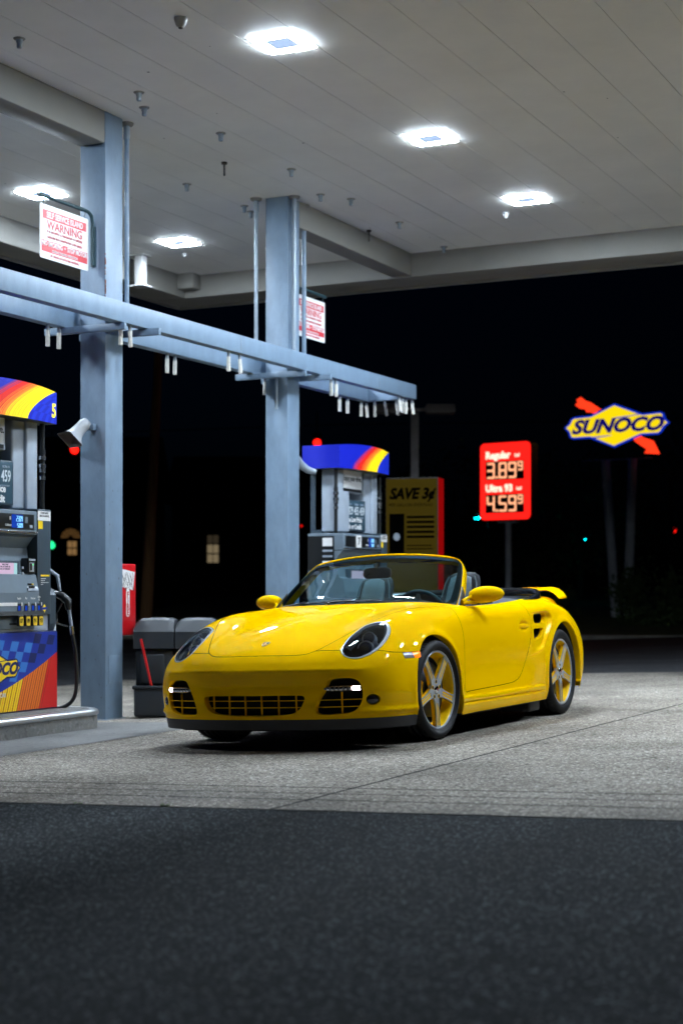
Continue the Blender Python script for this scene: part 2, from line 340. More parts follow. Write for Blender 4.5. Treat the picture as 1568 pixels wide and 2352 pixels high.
# one base sheet to the horizon, level beyond the station
mb=MB(); xs=[-400,-60,-13,6,60,400]; ys=[-120,-20,19,60,300,500]
mb.grid([[(x,y,gz(x)-.008) for x in xs] for y in ys],lot,False); g=mb.build('ground'); g['kind']='structure'
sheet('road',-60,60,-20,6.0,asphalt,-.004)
sheet('forecourt',-13,6,6.0,19.05,concrete,0)
sheet('island_apron',-9.28,-6.42,6.95,10.95,smoothc,.004)
# grassy verge behind the far kerb
a=site(-40,43); 
def verge():
    mb=MB(); G_=[]
    for d,z in ((0,0),(.25,.12),(3,.3),(9,.62),(25,.9),(60,1.0)):
        G_.append([tuple(site(cx,41.3+d-.09*cx,-.33+.45*(cx>99)+z)) for cx in np.linspace(-6,60,34)])
    mb.grid(G_[1:],grass_m,True); o=mb.build('verge'); o['kind']='structure'
    mb=MB(); k=MB()
    kc=mat('kerb_concrete',(.34,.32,.27),.85,noise=(4,.3))
    P_=[site(cx,41.2-.09*cx) for cx in np.linspace(-6,60,60)]
    k.loft([[(p.x+dx,p.y+dy,z) for dx,dy,z in ((0,-.0,-.36),(0,0,-.20),(.0,.18,-.19),(.0,.18,-.36))] for p in P_],kc,True,False)
    o=k.build('kerb'); o['kind']='structure'
verge()

# ================================================================ canopy
cpaint=mat('canopy_panel',(.75,.745,.71),.55,noise=(1.2,.06))
cbeam=mat('canopy_beam',(.20,.192,.172),.6,noise=(2,.08),bump=(30,.15,.003))
steel=mat('blue_grey_steel',(.150,.215,.295),.42,noise=(5,.14,(2,2,.9)),bump=(40,.06,.002))
steel_d=mat('grey_conduit',(.26,.31,.36),.4,.3)
rust=mat('rust',(.16,.045,.02),.9,noise=(60,.5))
ZC=5.07; YE0,YE1=17.64,18.2; XE0,XE1=-11.04,-11.47; X_R=1.6; Y_N=5.4; ZB=4.785
ln=mat('seam_dark',(.10,.10,.10),.8)
def canopy():
    root=thing('canopy','flat white canopy over the forecourt, its underside lined with long panels','canopy',(-5,9,ZC))
    mb=MB(); x=XE0; ys=(Y_N+.4,YE0)
    sx=[-5.04+.428*k for k in range(-14,16)]; sx=[s_ for s_ in sx if XE0+.05<s_<X_R-.45]
    edges=[XE0]+sx+[X_R-.4]
    for a,b in zip(edges[:-1],edges[1:]): mb.box((a+.0018,ys[0],ZC),(b-.0018,ys[1],ZC+.02),cpaint)
    mb.box((XE0,ys[0],ZC+.021),(X_R-.4,ys[1],ZC+.03),ln)
    o=mb.build('ceiling_panels',root); o.matrix_parent_inverse=Matrix.Translation((5,-9,-ZC))
    mb=MB()
    # edge beams with a thin drip lip; the far left corner is notched
    mb.box((XE1,YE0,ZB),(X_R,YE1,ZC+.5),cbeam,.012); mb.box((XE1,Y_N,ZB),(XE0,YE0-.002,ZC+.5),cbeam,.012)
    mb.box((X_R-.4,Y_N,ZB),(X_R,YE0-.002,ZC+.5),cbeam,.012); mb.box((XE0+.002,Y_N,ZB),(X_R-.402,Y_N+.4,ZC+.5),cbeam,.012)
    mb.box((XE0,YE0-.20,ZB+.09),(XE0+.24,YE0-.003,ZC),cbeam,.01)
    mb.box((XE1-.02,YE1,ZB-.03),(X_R,YE1+.03,ZC+.52),cbeam,.006); mb.box((XE1-.03,Y_N,ZB-.03),(XE1-.002,YE1-.003,ZC+.52),cbeam,.006)
    o=mb.build('edge_beam',root); o.matrix_parent_inverse=Matrix.Translation((5,-9,-ZC))
    mb=MB()
    mb.box((-8.08,Y_N+.42,ZB+.01),(-7.82,11.215,ZC),cbeam,.01); o=mb.build('girder',root); o.matrix_parent_inverse=Matrix.Translation((5,-9,-ZC)); mb=MB()
    mb.box((-8.08,14.745,ZB+.01),(-7.82,YE0-.004,ZC),cbeam,.01)
    o=mb.build('girder',root); o.matrix_parent_inverse=Matrix.Translation((5,-9,-ZC))
    mb=MB(); mb.box((XE1+.05,Y_N+.05,ZC+.505),(X_R-.05,YE1-.05,ZC+.54),cbeam); o=mb.build('roof',root); o.matrix_parent_inverse=Matrix.Translation((5,-9,-ZC))
    mb=MB()                                                                        # leaf-litter specks stuck to the underside
    for k in range(60):
        x=rng.uniform(-10.5,0); y=rng.uniform(8,17.3); s_=rng.uniform(.004,.009); mb.box((x-s_,y-s_,ZC-.001),(x+s_,y+s_*rng.uniform(.6,2),ZC-.0002),ln)
    o=mb.build('specks',root); o['kind']='stuff'; o.matrix_parent_inverse=Matrix.Translation((5,-9,-ZC))
canopy()
# ---- luminaires
lampc_m=mat('lamp_centre',(.62,.72,.85),.6,emit=(.42,.60,.95),estr=.9)
housing=mat('lamp_inner_baffle',(.012,.014,.018),.7,spec=.1)  # black lip added inside the bars to shield the lamp centre from their light
led=emis('led_strip',(.74,.87,1.0),LAMP)
def luminaire(label,x,y):
    root=thing('canopy_light',label,'ceiling light',(x,y,ZC),(0,0,0),'square lights under the canopy')
    mb=MB(); mb.box((-.200,-.200,-.003),(.200,.200,0),cpaint); mb.box((-.100,-.100,-.0045),(.100,.100,-.0031),lampc_m); [mb.box(p_,q_,housing) for p_,q_ in (((-.103,-.103,-.0085),(.103,-.101,-.0032)),((-.103,.101,-.0085),(.103,.103,-.0032)),((-.103,-.1009,-.0085),(-.101,.1009,-.0032)),((.101,-.1009,-.0085),(.103,.1009,-.0032)))]; mb.build('housing',root)
    a=.147; b=.043
    for q in range(4):
        s_=MB(); M=Matrix.Rotation(R(90*q),4,'Z'); s_.box((-a+b+.014,a-b,-.0072),(a+b-.006,a+b,-.0034),led,0,M); s_.build('led_bar',root)
    return root
def copy_thing(src,loc,label,rot=None):
    c=src.copy(); COL.objects.link(c); c.location=loc
    if rot is not None: c.rotation_euler=rot
    if label: c['label']=label
    for ch in list(src.children):
        d=ch.copy(); COL.objects.link(d); d.parent=c
        for g_ in list(ch.children):
            e=g_.copy(); COL.objects.link(e); e.parent=d
    return c
L0=luminaire('large square light in the top middle of the canopy, nearest of its row',-5.66,10.40)
for x,y,lb in ((-5.66,13.20,'middle square light of the right-hand row, between the nearest and the farthest'),
               (-5.66,15.72,'farthest square light of the right-hand row, beside a small dome camera'),
               (-10.05,13.27,'square light behind the hanging warning sign, left of the near column'),
               (-10.02,15.86,'small square light seen between the two columns'),
               
               (-10.05,10.5,'square light out of view over the pump island'),
               (-10.05,7.7,'square light out of view left of the pump island'),(-1.3,10.4,'square light out of view right of the car'),(-1.3,13.2,'square light out of view right of the rear wheel'),(-1.3,15.72,'square light out of view at the far right corner')):
    copy_thing(L0,(x,y,ZC),lb)
# ---- stubs, rods, dome cameras, post stub
def stub(x,y,label):
    root=thing('ceiling_stub',label,'pipe stub',(x,y,ZC),(0,0,0),'short pipe stubs under the canopy'); root.scale=(.72,)*3; mb=MB()
    mb.lathe([(0,-.012),(.055,-.012),(.062,-.004),(.062,0)],cbeam,n=20); mb.build('flange',root)
    mb=MB(); mb.lathe([(0,-.10),(.024,-.10),(.028,-.085),(.028,-.045),(.034,-.04),(.034,-.012)],steel_d,n=16); mb.build('nipple',root); return root
S0=stub(-7.36,9.46,'pipe stub at the far left of the ceiling, left of the dome camera')
def cl(px,py):      # ceiling point surveyed by bearing
    cz=(ZC-1)*3650/(1352-py); return site((px-784)/3650*cz,cz)
stubs=[(-7.56,10.98,'upper of two pipe stubs beside the near column top'),(-7.76,11.36,'lower of two pipe stubs beside the near column top')]
for (x,y,lb) in ((*cl(319,211)[:2],'upper of the two pipe stubs just right of the near column top'),(*cl(331,246)[:2],'lower of the two pipe stubs just right of the near column top'),
      (*cl(507,305)[:2],'pipe stub alone between the columns, above the black rod'),(*cl(669,388)[:2],'pipe stub above the far column'),
      (*cl(429,422)[:2],'pipe stub above the light between the columns'),(*cl(736,446)[:2],'first pipe stub right of the far column'),
      (*cl(806,456)[:2],'second pipe stub right of the far column'),(*cl(561,472)[:2],'left of the two pipe stubs left of the far column top'),
      (*cl(576,485)[:2],'right of the two pipe stubs left of the far column top'),(*cl(917,510)[:2],'pipe stub right of the second black rod'),
      (*cl(1019,566)[:2],'smallest pipe stub near the far canopy edge')):
    copy_thing(S0,(x,y,ZC),lb)
blk=mat('black_rod',(.01,.01,.01),.5)
for (px,py,lb) in ((515,372,'short black rod hanging between the columns'),(847,528,'short black rod hanging right of the far column')):
    p=cl(px,py); mb=MB(); mb.cyl((0,0,0),(0,0,-.13),.009,blk,n=10); mb.cyl((0,0,0),(0,0,-.02),.028,blk,n=12); o=mb.build('hanging_rod',None,(p.x,p.y,ZC)); tag(o,lb,'rod','black rods under the canopy')
whp=mat('camera_white',(.38,.38,.38),.4)
for (px,py,s_,lb) in ((415,40,1.0,'grey dome camera on the ceiling near the top left corner'),(1161,487,.85,'white dome camera beside the farthest right-hand light'),(424,582,.55,'tiny dome camera by the light between the columns')):
    p=cl(px,py); root=thing('dome_camera',lb,'camera',(p.x,p.y,ZC),(0,0,0),'dome cameras under the canopy'); root.scale=(s_*.74,)*3
    mb=MB(); mb.lathe([(0,-.098),(.022,-.097),(.026,-.09),(.046,-.078),(.062,-.03),(.066,-.012),(.066,0)],whp,n=28); mb.build('camera_body',root)
    mb=MB(); mb.lathe([(0,-.106),(.018,-.104),(.024,-.0985)],smoke if 'smoke' in globals() else blk,n=20); mb.build('lens',root)
p=cl(323,586); root=thing('hanging_post','white square post stub hanging from the far ceiling','post',(p.x,p.y,ZC))
mb=MB(); mb.box((-.055,-.055,-.37),(.055,.055,-.002),whp,.006); mb.build('stem',root); mb=MB(); mb.box((-.10,-.10,-.385),(.10,.10,-.371),whp); mb.build('foot_flange',root); mb=MB(); mb.box((-.09,-.09,-.012),(.09,.09,0),whp); mb.build('flange',root)

# ---- columns
def column(y0,label,zb):
    root=thing('canopy_column',label,'column',(-7.95,y0+.13,zb),(0,0,0),'blue-grey steel columns of the canopy')
    mb=MB(); mb.box((-.13,-.13,0),(.13,.13,ZC-zb),steel,.006); mb.build('shaft',root)
    mb=MB(); mb.box((-.15,-.15,0),(.15,.15,.012),steel_d,.003); mb.build('base_plate',root); return root
c1=column(11.22,'near steel column between the pump and the red fire cabinet',gz(-7.95))
c2=column(14.48,'far steel column rising behind the car bonnet',gz(-7.95))
mb=MB(); mb.box((.1305,-.085,.31),(.1335,.085,.555),steel,.0012)
for a,b in ((-.075,.32),(.075,.32),(-.075,.545),(.075,.545)): mb.cyl((.1335,a,b),(.137,a,b),.006,steel_d,n=8)
mb.build('access_plate',c1)
mb=MB()
for k in range(26):
    z=3.70+rng.uniform(-.2,.32)+.0; s_=rng.uniform(.004,.016); mb.box((.124,-.1312-.0,z),(.124+s_*.6,-.1302,z+s_*2.2),rust); mb.box((.1302,-.131,z),(.1312,-.131+s_*.8,z+s_*2),rust)
mb.build('rust_patch',c1)
mb=MB()
for k in range(34):
    z=abs(rng.normal(0,1.2))+.05; z=min(z,4); s_=rng.uniform(.002,.006); u=rng.uniform(-.12,.12)
    if k%2: mb.box((.1301,u,z),(.1309,u+s_,z+s_*rng.uniform(1,6)),ln)
    else: mb.box((u,-.1309,z),(u+s_,-.1301,z+s_*rng.uniform(1,4)),ln)
mb.build('paint_chips',c1)
# conduits
for (x,y,zb,r,lb) in ((-7.86,11.60,3.38,.021,'thin conduit beside the near column'),(-8.17,14.44,3.38,.020,'left conduit at the far column'),(-7.86,14.92,3.28,.024,'right conduit at the far column'),(-7.775,14.54,3.40,.022,'conduit running down the front of the far column')):
    mb=MB(); mb.cyl((x,y,zb),(x,y,ZC),r,steel_d if x!=-7.86 else steel,n=14); mb.cyl((x,y,ZC-.14),(x,y,ZC-.03),r*1.35,steel_d,n=14); mb.lathe([(0,ZC-.025),(.05,ZC-.025),(.062,ZC-.010),(.062,ZC)],cbeam,c=(x,y,0),n=18)
    tag(mb.build('conduit'),lb,'conduit',"conduits by the columns")
mb=MB(); mb.tube([(-7.97,14.46,3.22),(-7.93,14.44,3.20),(-7.93,14.44,3.0),(-7.93,14.445,2.86)],.016,steel_d,10); tag(mb.build('conduit'),'short bent conduit under the frame on the far column','conduit',"conduits by the columns")

# ---- hose frame
RX0,RX1,RY0,RY1,RZ0,RZ1=-8.27,-7.58,3.0,17.24,3.24,3.411
root=thing('hose_gantry','long blue-grey rectangular steel gantry hung round both columns','gantry',(-7.92,12,RZ0))
def fr(nm,a,b,m=steel,bev=.004):
    mb=MB(); mb.box(a,b,m,bev); o=mb.build(nm,root); o.matrix_parent_inverse=Matrix.Translation((7.92,-12,-RZ0)); return o
fr('front_rail',(RX1-.10,RY0,RZ0),(RX1,RY1,RZ1)); fr('back_rail',(RX0,RY0,RZ0),(RX0+.10,RY1,RZ1))
fr('end_rail',(RX0+.102,RY1-.10,RZ0+.001),(RX1-.102,RY1,RZ1-.001)); fr('end_rail',(RX0+.102,RY0,RZ0+.001),(RX1-.102,RY0+.10,RZ1-.001))
for y in (11.16,14.42): fr('cross_bar',(RX0-.12,y-.035,RZ0-.062),(RX1+.02,y,RZ0-.002)); fr('cross_bar',(RX0-.02,y+.335,RZ0-.062),(RX1+.12,y+.37,RZ0-.002))
for y in (13.1,16.2): fr('splice',(RX1+.0005,y,RZ0+.004),(RX1+.0025,y+.012,RZ1-.004),steel_d,0)
wh=mat('white_tube',(.48,.46,.42),.5,noise=(25,.2)); whd=mat('grey_socket',(.2,.23,.26),.5)
tubes=[]
def rail_pt(px,side):      # along front (x=RX1-.05) or back rail
    u=(px-784)/3650; X_=RX1-.05 if side else RX0+.05
    f=(HC*u-HS)/(HC+HS*u); return X_,X_/f
first=None; n_=0
TL=[(277,1,0),(298,1,.08),(525,1,0),(550,1,.12),(760,1,.04),(771,1,.06),(916,1,.16),(923,1,.02),(932,1,0),(945,1,.22),(384,0,0),(402,0,-.02),(110,0,-.02),(136,0,-.04),(780,0,0),(798,0,0),(830,0,-.02),(841,0,.12),(872,0,.0),(886,0,.24),(905,0,.2),(608,0,-.02)]
names={277:'left tube of the pair under the front rail at the near column',298:'right tube of the pair under the front rail at the near column',525:'left tube of the middle pair on the front rail',550:'right tube of the middle pair on the front rail',760:'left tube of the front-rail pair past the far column',771:'right tube of the front-rail pair past the far column',916:'first of the four tubes at the front rail end',923:'second of the four tubes at the front rail end',932:'third of the four tubes at the front rail end',945:'last, most tilted tube at the front rail end',
384:'left tube of the back-rail pair between the columns',402:'right tube of the back-rail pair between the columns',110:'left tube of the pair at the cross bar left of the near column',136:'thin right tube of the pair left of the near column',780:'left tube of the back-rail pair past the far column',798:'right tube of the back-rail pair past the far column',830:'upright tube of the third back-rail pair',841:'tilted tube of the third back-rail pair',872:'upright tube of the fourth back-rail pair',886:'tilted tube of the fourth back-rail pair',905:'lone tilted tube before the front rail end',608:'lone tube at the left edge of the far column'}
for px,sd,tilt in TL:
    X_,Y_=rail_pt(px,sd); zt=RZ0
    if Y_>RY1-.02: Y_=RY1-.05; 
    if px in (905,886,872): X_=RX0+.05+(.12 if px==872 else .25 if px==886 else .40); Y_=RY1-.05
    if first is None:
        first=thing('hose_tube',names[px],'tube',(X_,Y_,zt),(tilt*.6,-tilt*.8,0),'white tubes hanging from the hose frame')
        mb=MB(); mb.cyl((0,0,0),(0,0,-.055),.016,whd,n=12); mb.build('socket',first)
        mb=MB(); mb.cyl((0,0,-.05),(0,0,-.185),.0185,wh,n=14); mb.build('sleeve',first)
    else: copy_thing(first,(X_,Y_,zt),names[px],(-tilt*.35,-tilt*.8,0))

# ---- warning signs
wsgn=mat('sign_white',(.72,.72,.72),.35,noise=(8,.06)); red=mat('sign_red',(.55,.02,.03),.4)
def warning(y0,y1,label,y_post,sgn):
    root=thing('warning_sign',label,'sign',(-7.94,(y0+y1)/2,3.92),(0,0,0),'self service warning signs')
    w2=(y1-y0)/2; h2=.222
    mb=MB(); mb.prism(rrect(-w2,-h2,w2,h2,.015),-.002,.002,wsgn,'X'); mb.build('plate',root)
    mb=MB(); mb.box((.0022,-w2+.035,.105),(.0035,w2-.035,.178),red); mb.box((.0022,-w2+.02,-.165),(.0035,w2-.02,-.070),red); mb.build('red_band',root)
    def tx(b,s,z,m,bold,sx,par=root): text('lettering',b,s,m,par,(.0045,0,z),FX,bold,sx)
    tx('SELF SERVICE ISLAND',.066,.139,wsgn,.02,.80); tx('WARNING',.098,.058,red,.012,1.02)
    tx('IT IS UNLAWFUL & DANGEROUS TO DISPENSE',.030,.004,red,.0,.78); tx('GASOLINE INTO UNAPPROVED CONTAINERS',.030,-.040,red,.0,.78)
    tx('NO SMOKING  •  STOP MOTOR',.056,-.098,wsgn,.025,.78); tx('DURING FUELING OPERATION',.028,-.148,wsgn,.01,.9); tx('BY ORDER OF STATE FIRE MARSHAL',.027,-.190,red,.006,.9)
    mb=MB(); s=sgn; yp=y_post-(y0+y1)/2
    mb.tube([(0,yp,-.16),(0,yp,.20),(0,yp-s*.015,.26),(0,yp-s*.06,.285),(0,yp-s*.12,.288),(0,-s*(w2+.02),.288)],.016,hook,10); mb.box((-.02,yp,-.17),(.02,yp+s*.02,.17),hook)
    mb.build('bracket',root)
    for v in (-w2+.05,w2-.05):
        mb=MB(); mb.tube([(0,v,.275),(0,v+.008,.26),(0,v-.006,.235),(0,v,.215)],.004,hook,6); mb.build('hook',root)
hook=mat('dark_green_bracket',(.02,.05,.06),.35)
warning(10.47,11.14,'red and white warning sign hanging left of the near column',11.20,1)
warning(14.90,15.56,'red and white warning sign half hidden behind the far column',14.76,-1)

# ---- horn speaker
root=thing('horn_speaker','grey horn loudspeaker with a square mouth on the near column','speaker',(-7.93,11.22,2.38))
hg=mat('horn_grey',(.24,.255,.275),.45,noise=(10,.08)); hb=mat('horn_inside',(.06,.055,.05),.8)
mb=MB(); mb.box((-.045,-.05,-.03),(.02,0,.025),steel,.004); mb.build('mount',root)
dirh=(Vector((-.30,-.52,-.62))).normalized(); side_=dirh.cross(Vector((0,0,1))).normalized(); up_=side_.cross(dirh)
o0=Vector((-.035,-.075,.035))
def sq(d,a,b,pw=4):
    out=[]
    for t in np.linspace(0,2*math.pi,28,endpoint=False):
        c,s_=math.cos(t),math.sin(t); out.append(tuple(o0+dirh*d+side_*a*math.copysign(abs(c)**(2/pw),c)+up_*b*math.copysign(abs(s_)**(2/pw),s_)))
    return out
mb=MB(); mb.loft([sq(-.02,.02,.02,2),sq(-.012,.042,.042,2),sq(.012,.044,.044,2),sq(.016,.052,.052,2),sq(.045,.052,.052,2),sq(.09,.060,.052,2.4),sq(.14,.075,.055,3),sq(.18,.10,.066,5),sq(.215,.135,.088,9)],hg,False); mb.build('horn',root)
mb=MB(); mb.loft([sq(.214,.132,.085,9),sq(.18,.095,.062,5),sq(.12,.04,.04,2)],hb,False); mb.loft([sq(.12,.05,.05,2),sq(.15,.03,.03,2),sq(.165,.004,.004,2)],hg,False); mb.build('horn_mouth',root)

# ---- fire cabinet
root=thing('fire_cabinet','red fire extinguisher cabinet lettered FIRE on the near column','cabinet',(-7.86,11.606,.9))
rp=mat('red_plastic',(.50,.008,.012),.28,0,.5)
mb=MB(); mb.box((-.23,-.122,-.31),(-.012,.122,.31),rp,.03); mb.box((-.012,-.124,-.31),(.010,.124,.315),rp,.012); mb.build('shell',root)
mb=MB(); mb.prism(rrect(-.030,-.145,.022,.10,.022),.0102,.0112,wsgn,'X'); mb.build('label_strip',root)
for k,ch in enumerate('FIRE'): text('lettering',ch,.070,rp,root,(.0118,-.004,.045-.052*k),FX,.03,.9)
mb=MB(); mb.add([(.0104,-.12,.12),(.0104,.075,.085),(.0104,.105,.245),(.0104,-.12,.275)],[(0,1,2,3)],wsgn)
M_=mb.build('sticker',root)
mb=MB()
for k in range(9):
    y=-.09+.02*k; z=.17+.05*math.sin(k*2.1); mb.tube([(.0108,y+.025*math.sin(t*1.7+k),z+.035*math.cos(t*2.3+k)-.005*t) for t in np.linspace(0,4,14)],.0016,ln,4)
mb.build('scribble',root)
mb=MB()
for a in (-.5,0,.5): mb.box((.0104,-.01+.03*math.sin(a)-.003,.115),(.0112,-.01+.03*math.sin(a)+.003,.135),wsgn)
mb.build('spray_mark',root)

# ---- island
isl=speckle('island_concrete',(.17,.17,.165),(.14,.14,.14),(.21,.21,.21),50,.8,tone=.2,bumpd=.002,wear=.4)
nose=mat('steel_nosing',(.50,.51,.53),.3,.8)
def island(x0,x1,y0,y1,label,r=.22):
    zb=gz((x0+x1)/2)-.05; zt=gz(x1)+.155
    root=thing('pump_island',label,'kerbed island',((x0+x1)/2,y0,zb)); T_=Matrix.Translation((-(x0+x1)/2,-y0,-zb))
    out=rrect(x0,y0,x1,y1,r,8)
    mb=MB(); mb.prism([(a-(x0+x1)/2,b-y0) for a,b in out],0,zt-zb-.045,isl,'Z',None,True); mb.build('kerb_body',root)
    mb=MB(); secs=[]; cx,cy=(x0+x1)/2,(y0+y1)/2
    n=len(out); prof=[(.0,-.048),(.010,-.042),(.012,-.025),(.004,-.008),(-.014,0),(-.06,.0005)]
    G_=[]
    for o_,z_ in prof:
        row=[]
        for k in range(n+1):
            a,b=out[k%n]; p=np.array(out[(k-1)%n]); q=np.array(out[(k+1)%n]); t_=q-p; nn=np.array([t_[1],-t_[0]])/max(np.linalg.norm(t_),1e-6)
            if np.dot(nn,[a-cx,b-cy])<0: nn=-nn
            row.append((a+nn[0]*o_-cx,b+nn[1]*o_-y0,zt-zb+z_))
        G_.append(row)
    mb.grid(G_,nose); mb.build('steel_nosing',root)
    mb=MB(); mb.prism([((a-cx)*.96,(b-cy)*.995+cy-y0) for a,b in out],zt-zb-.044,zt-zb-.001,isl,'Z'); mb.build('island_top',root)
    return zt
ISZ=island(-8.85,-7.29,5.2,10.50,'concrete pump island with a rounded steel edge carrying pump 5')
island(-8.85,-7.29,15.0,17.3,'concrete island under pump 7, hidden behind the car')
# ================================================================ logo used on signs and pumps
def logo(mb_fn,parent,m_blue,m_yel,m_red,k,yo=0.0,arrow=True,tdepth=.002,txtm=None):
    """lozenge emblem in local XZ facing -Y, k metres per drawing unit"""
    c=(1112,282)
    def q(P_): return [((x-c[0])*k,-(y+.059*(x-c[0])-c[1])*k) for x,y in P_]
    out=q([(795,300),(822,272),(838,238),(858,226),(960,215),(1108,135),(1280,203),(1385,190),(1405,200),(1415,235),(1440,262),(1413,288),(1392,325),(1372,340),(1270,347),(1105,430),(955,368),(850,376),(830,366),(820,330)])
    inn=np.array(out)[::-1]; inn=shrink2(inn,13*k)
    if arrow:
        mb=MB(); mb.prism(q([(858,140),(875,128),(868,105),(895,88),(920,112),(955,125),(1160,275),(1150,300),(1130,300),(960,190),(930,190),(922,170),(885,163)])[::-1],yo+.06,yo+.10,m_red,'Y'); mb.build('arrow_tail',parent)
        mb=MB(); mb.prism(q([(1130,300),(1160,275),(1280,362),(1318,375),(1340,385),(1378,470),(1285,466),(1300,440),(1240,396)])[::-1],yo+.06,yo+.10,m_red,'Y'); mb.build('arrow_head',parent)
    mb=MB(); mb.prism(out[::-1],yo,yo+.05 if arrow else yo+.002,m_blue,'Y'); mb.build('emblem_border',parent)
    mb=MB(); mb.prism([tuple(p) for p in inn],yo-.006 if arrow else yo-.001,yo-.0001,m_yel,'Y'); mb.build('emblem_field',parent)
    t=text('emblem_lettering','SUNOCO',126*k,txtm or m_blue,parent,(6*k,yo-.012 if arrow else yo-.002,-4*k),(R(90),0,0),.05,1.02,.32,'CENTER',.002 if arrow else .0004)
    for P_ in ([(1090,232),(1255,206),(1262,211),(1120,236)],[(960,362),(1095,345),(1080,352),(975,372)]): mb=MB(); mb.prism([tuple(a) for a in q(P_)][::-1],yo-.010 if arrow else yo-.0016,yo-.0062 if arrow else yo-.0011,m_blue,'Y'); mb.build('emblem_accent',parent)
def shrink2(poly,d):
    nx=np.roll(poly,-1,0)-np.roll(poly,1,0); n_=np.stack([nx[:,1],-nx[:,0]],1); n_/=np.maximum(np.linalg.norm(n_,axis=1,keepdims=True),1e-9)
    area=np.sum(poly[:,0]*np.roll(poly[:,1],-1)-np.roll(poly[:,0],-1)*poly[:,1])
    return poly-n_*d*(1 if area>0 else -1)
# ================================================================ pumps
pb=mat('pump_blue_grey',(.13,.17,.21),.42,noise=(6,.1)); pdk=mat('pump_dark',(.035,.055,.075),.4); pblk=mat('pump_black',(.008,.009,.010),.35)
psil=mat('pump_silver',(.33,.38,.45),.4,noise=(8,.08)); pwh=mat('pump_white',(.62,.66,.70),.5)
vb=mat('valance_blue',(.006,.012,.30),.35,emit=(.006,.012,.35),estr=.5); vb2=mat('valance_blue_check',(.01,.03,.42),.35,emit=(.01,.03,.42),estr=.5); vy=mat('valance_yellow',(.85,.62,.01),.35,emit=(.9,.68,.0),estr=.35)
vo=mat('valance_orange',(.78,.22,.02),.35,emit=(.8,.22,.02),estr=.35); vr=mat('valance_red',(.60,.015,.012),.35,emit=(.7,.02,.01),estr=.35); vp=mat('valance_purple',(.16,.02,.16),.35,emit=(.2,.03,.2),estr=.35); vl=mat('valance_line',(.40,.13,.01),.4)
gb=mat('panel_blue',(.008,.03,.28),.4); gb2=mat('panel_light_blue',(.03,.16,.50),.4); gb3=mat('panel_navy',(.004,.012,.09),.4); gy=mat('panel_yellow',(.85,.58,.01),.4); go=mat('panel_orange',(.72,.16,.015),.4); gr_=mat('panel_red',(.55,.012,.012),.4); gl=mat('panel_dark_red',(.30,.02,.01),.4)
lcd=emis('lcd_blue',(.012,.055,.42),1.0); lcd_t=emis('lcd_text',(.25,.65,1.0),1.3); scr=emis('screen_pink',(.78,.58,.80),.85); scr2=emis('screen_teal',(.45,.80,.85),.85); grn=emis('green_led',(.1,1,.2),2)
btn=mat('button_yellow',(.75,.50,.03),.4); hosem=mat('hose_rubber',(.010,.012,.014),.35); metal_c=mat('coupling',(.55,.57,.6),.25,1)
def valance_col(v,t):
    s=v-.43*t**1.6
    if s>.185:
        a=int(math.floor((v+.16*t)/.05)); b=int(math.floor((t*.25+.10*v)/.06)); return vb2 if (a+b)%2 else vb
    if s>-.05:
        for c in (.10,.055,.02,-.005): 
            if abs(s-c)<.0022: return vl
        return vy
    if s>-.17:
        for c in (-.065,-.085): 
            if abs(s-c)<.006: return vy
        for c in (-.13,-.15):
            if abs(s-c)<.004: return vr
        return vo
    if s>-.30:
        return vo if abs(s+.19)<.004 or abs(s+.21)<.003 else vr
    if s>-.36: return vp if int(s*90)%2 else vr
    if s>-.40: return vp
    return vb
def panel_col(v,t):
    bd=.10+.62*((v+.60)/1.2)**1.6
    if t<bd:
        s=v-.20*t
        d=(s+.35)
        if s>.36: 
            return gl if abs((s*14)%1-.5)<.10 and s<.44 else gr_
        if s>.10: return gl if abs((s*15)%1-.5)<.13 else go
        return gy if (s*18)%1<.62 else gl
    a=int(math.floor((v+.22*(t))/.085)); b=int(math.floor((t*.60-.10*v)/.095))
    k=(a+b)%2
    if v>.28: return gb if k else gb3 if t>.8 else gb
    return gb2 if k else gb3
def colour_grid(mb,fn,us,ts,pos):
    cells={}
    for i in range(len(us)-1):
        for j in range(len(ts)-1):
            m=fn((us[i]+us[i+1])/2,(ts[j]+ts[j+1])/2)
            mb.add([pos(us[i],ts[j]),pos(us[i+1],ts[j]),pos(us[i+1],ts[j+1]),pos(us[i],ts[j+1])],[(0,1,2,3)],m,False)
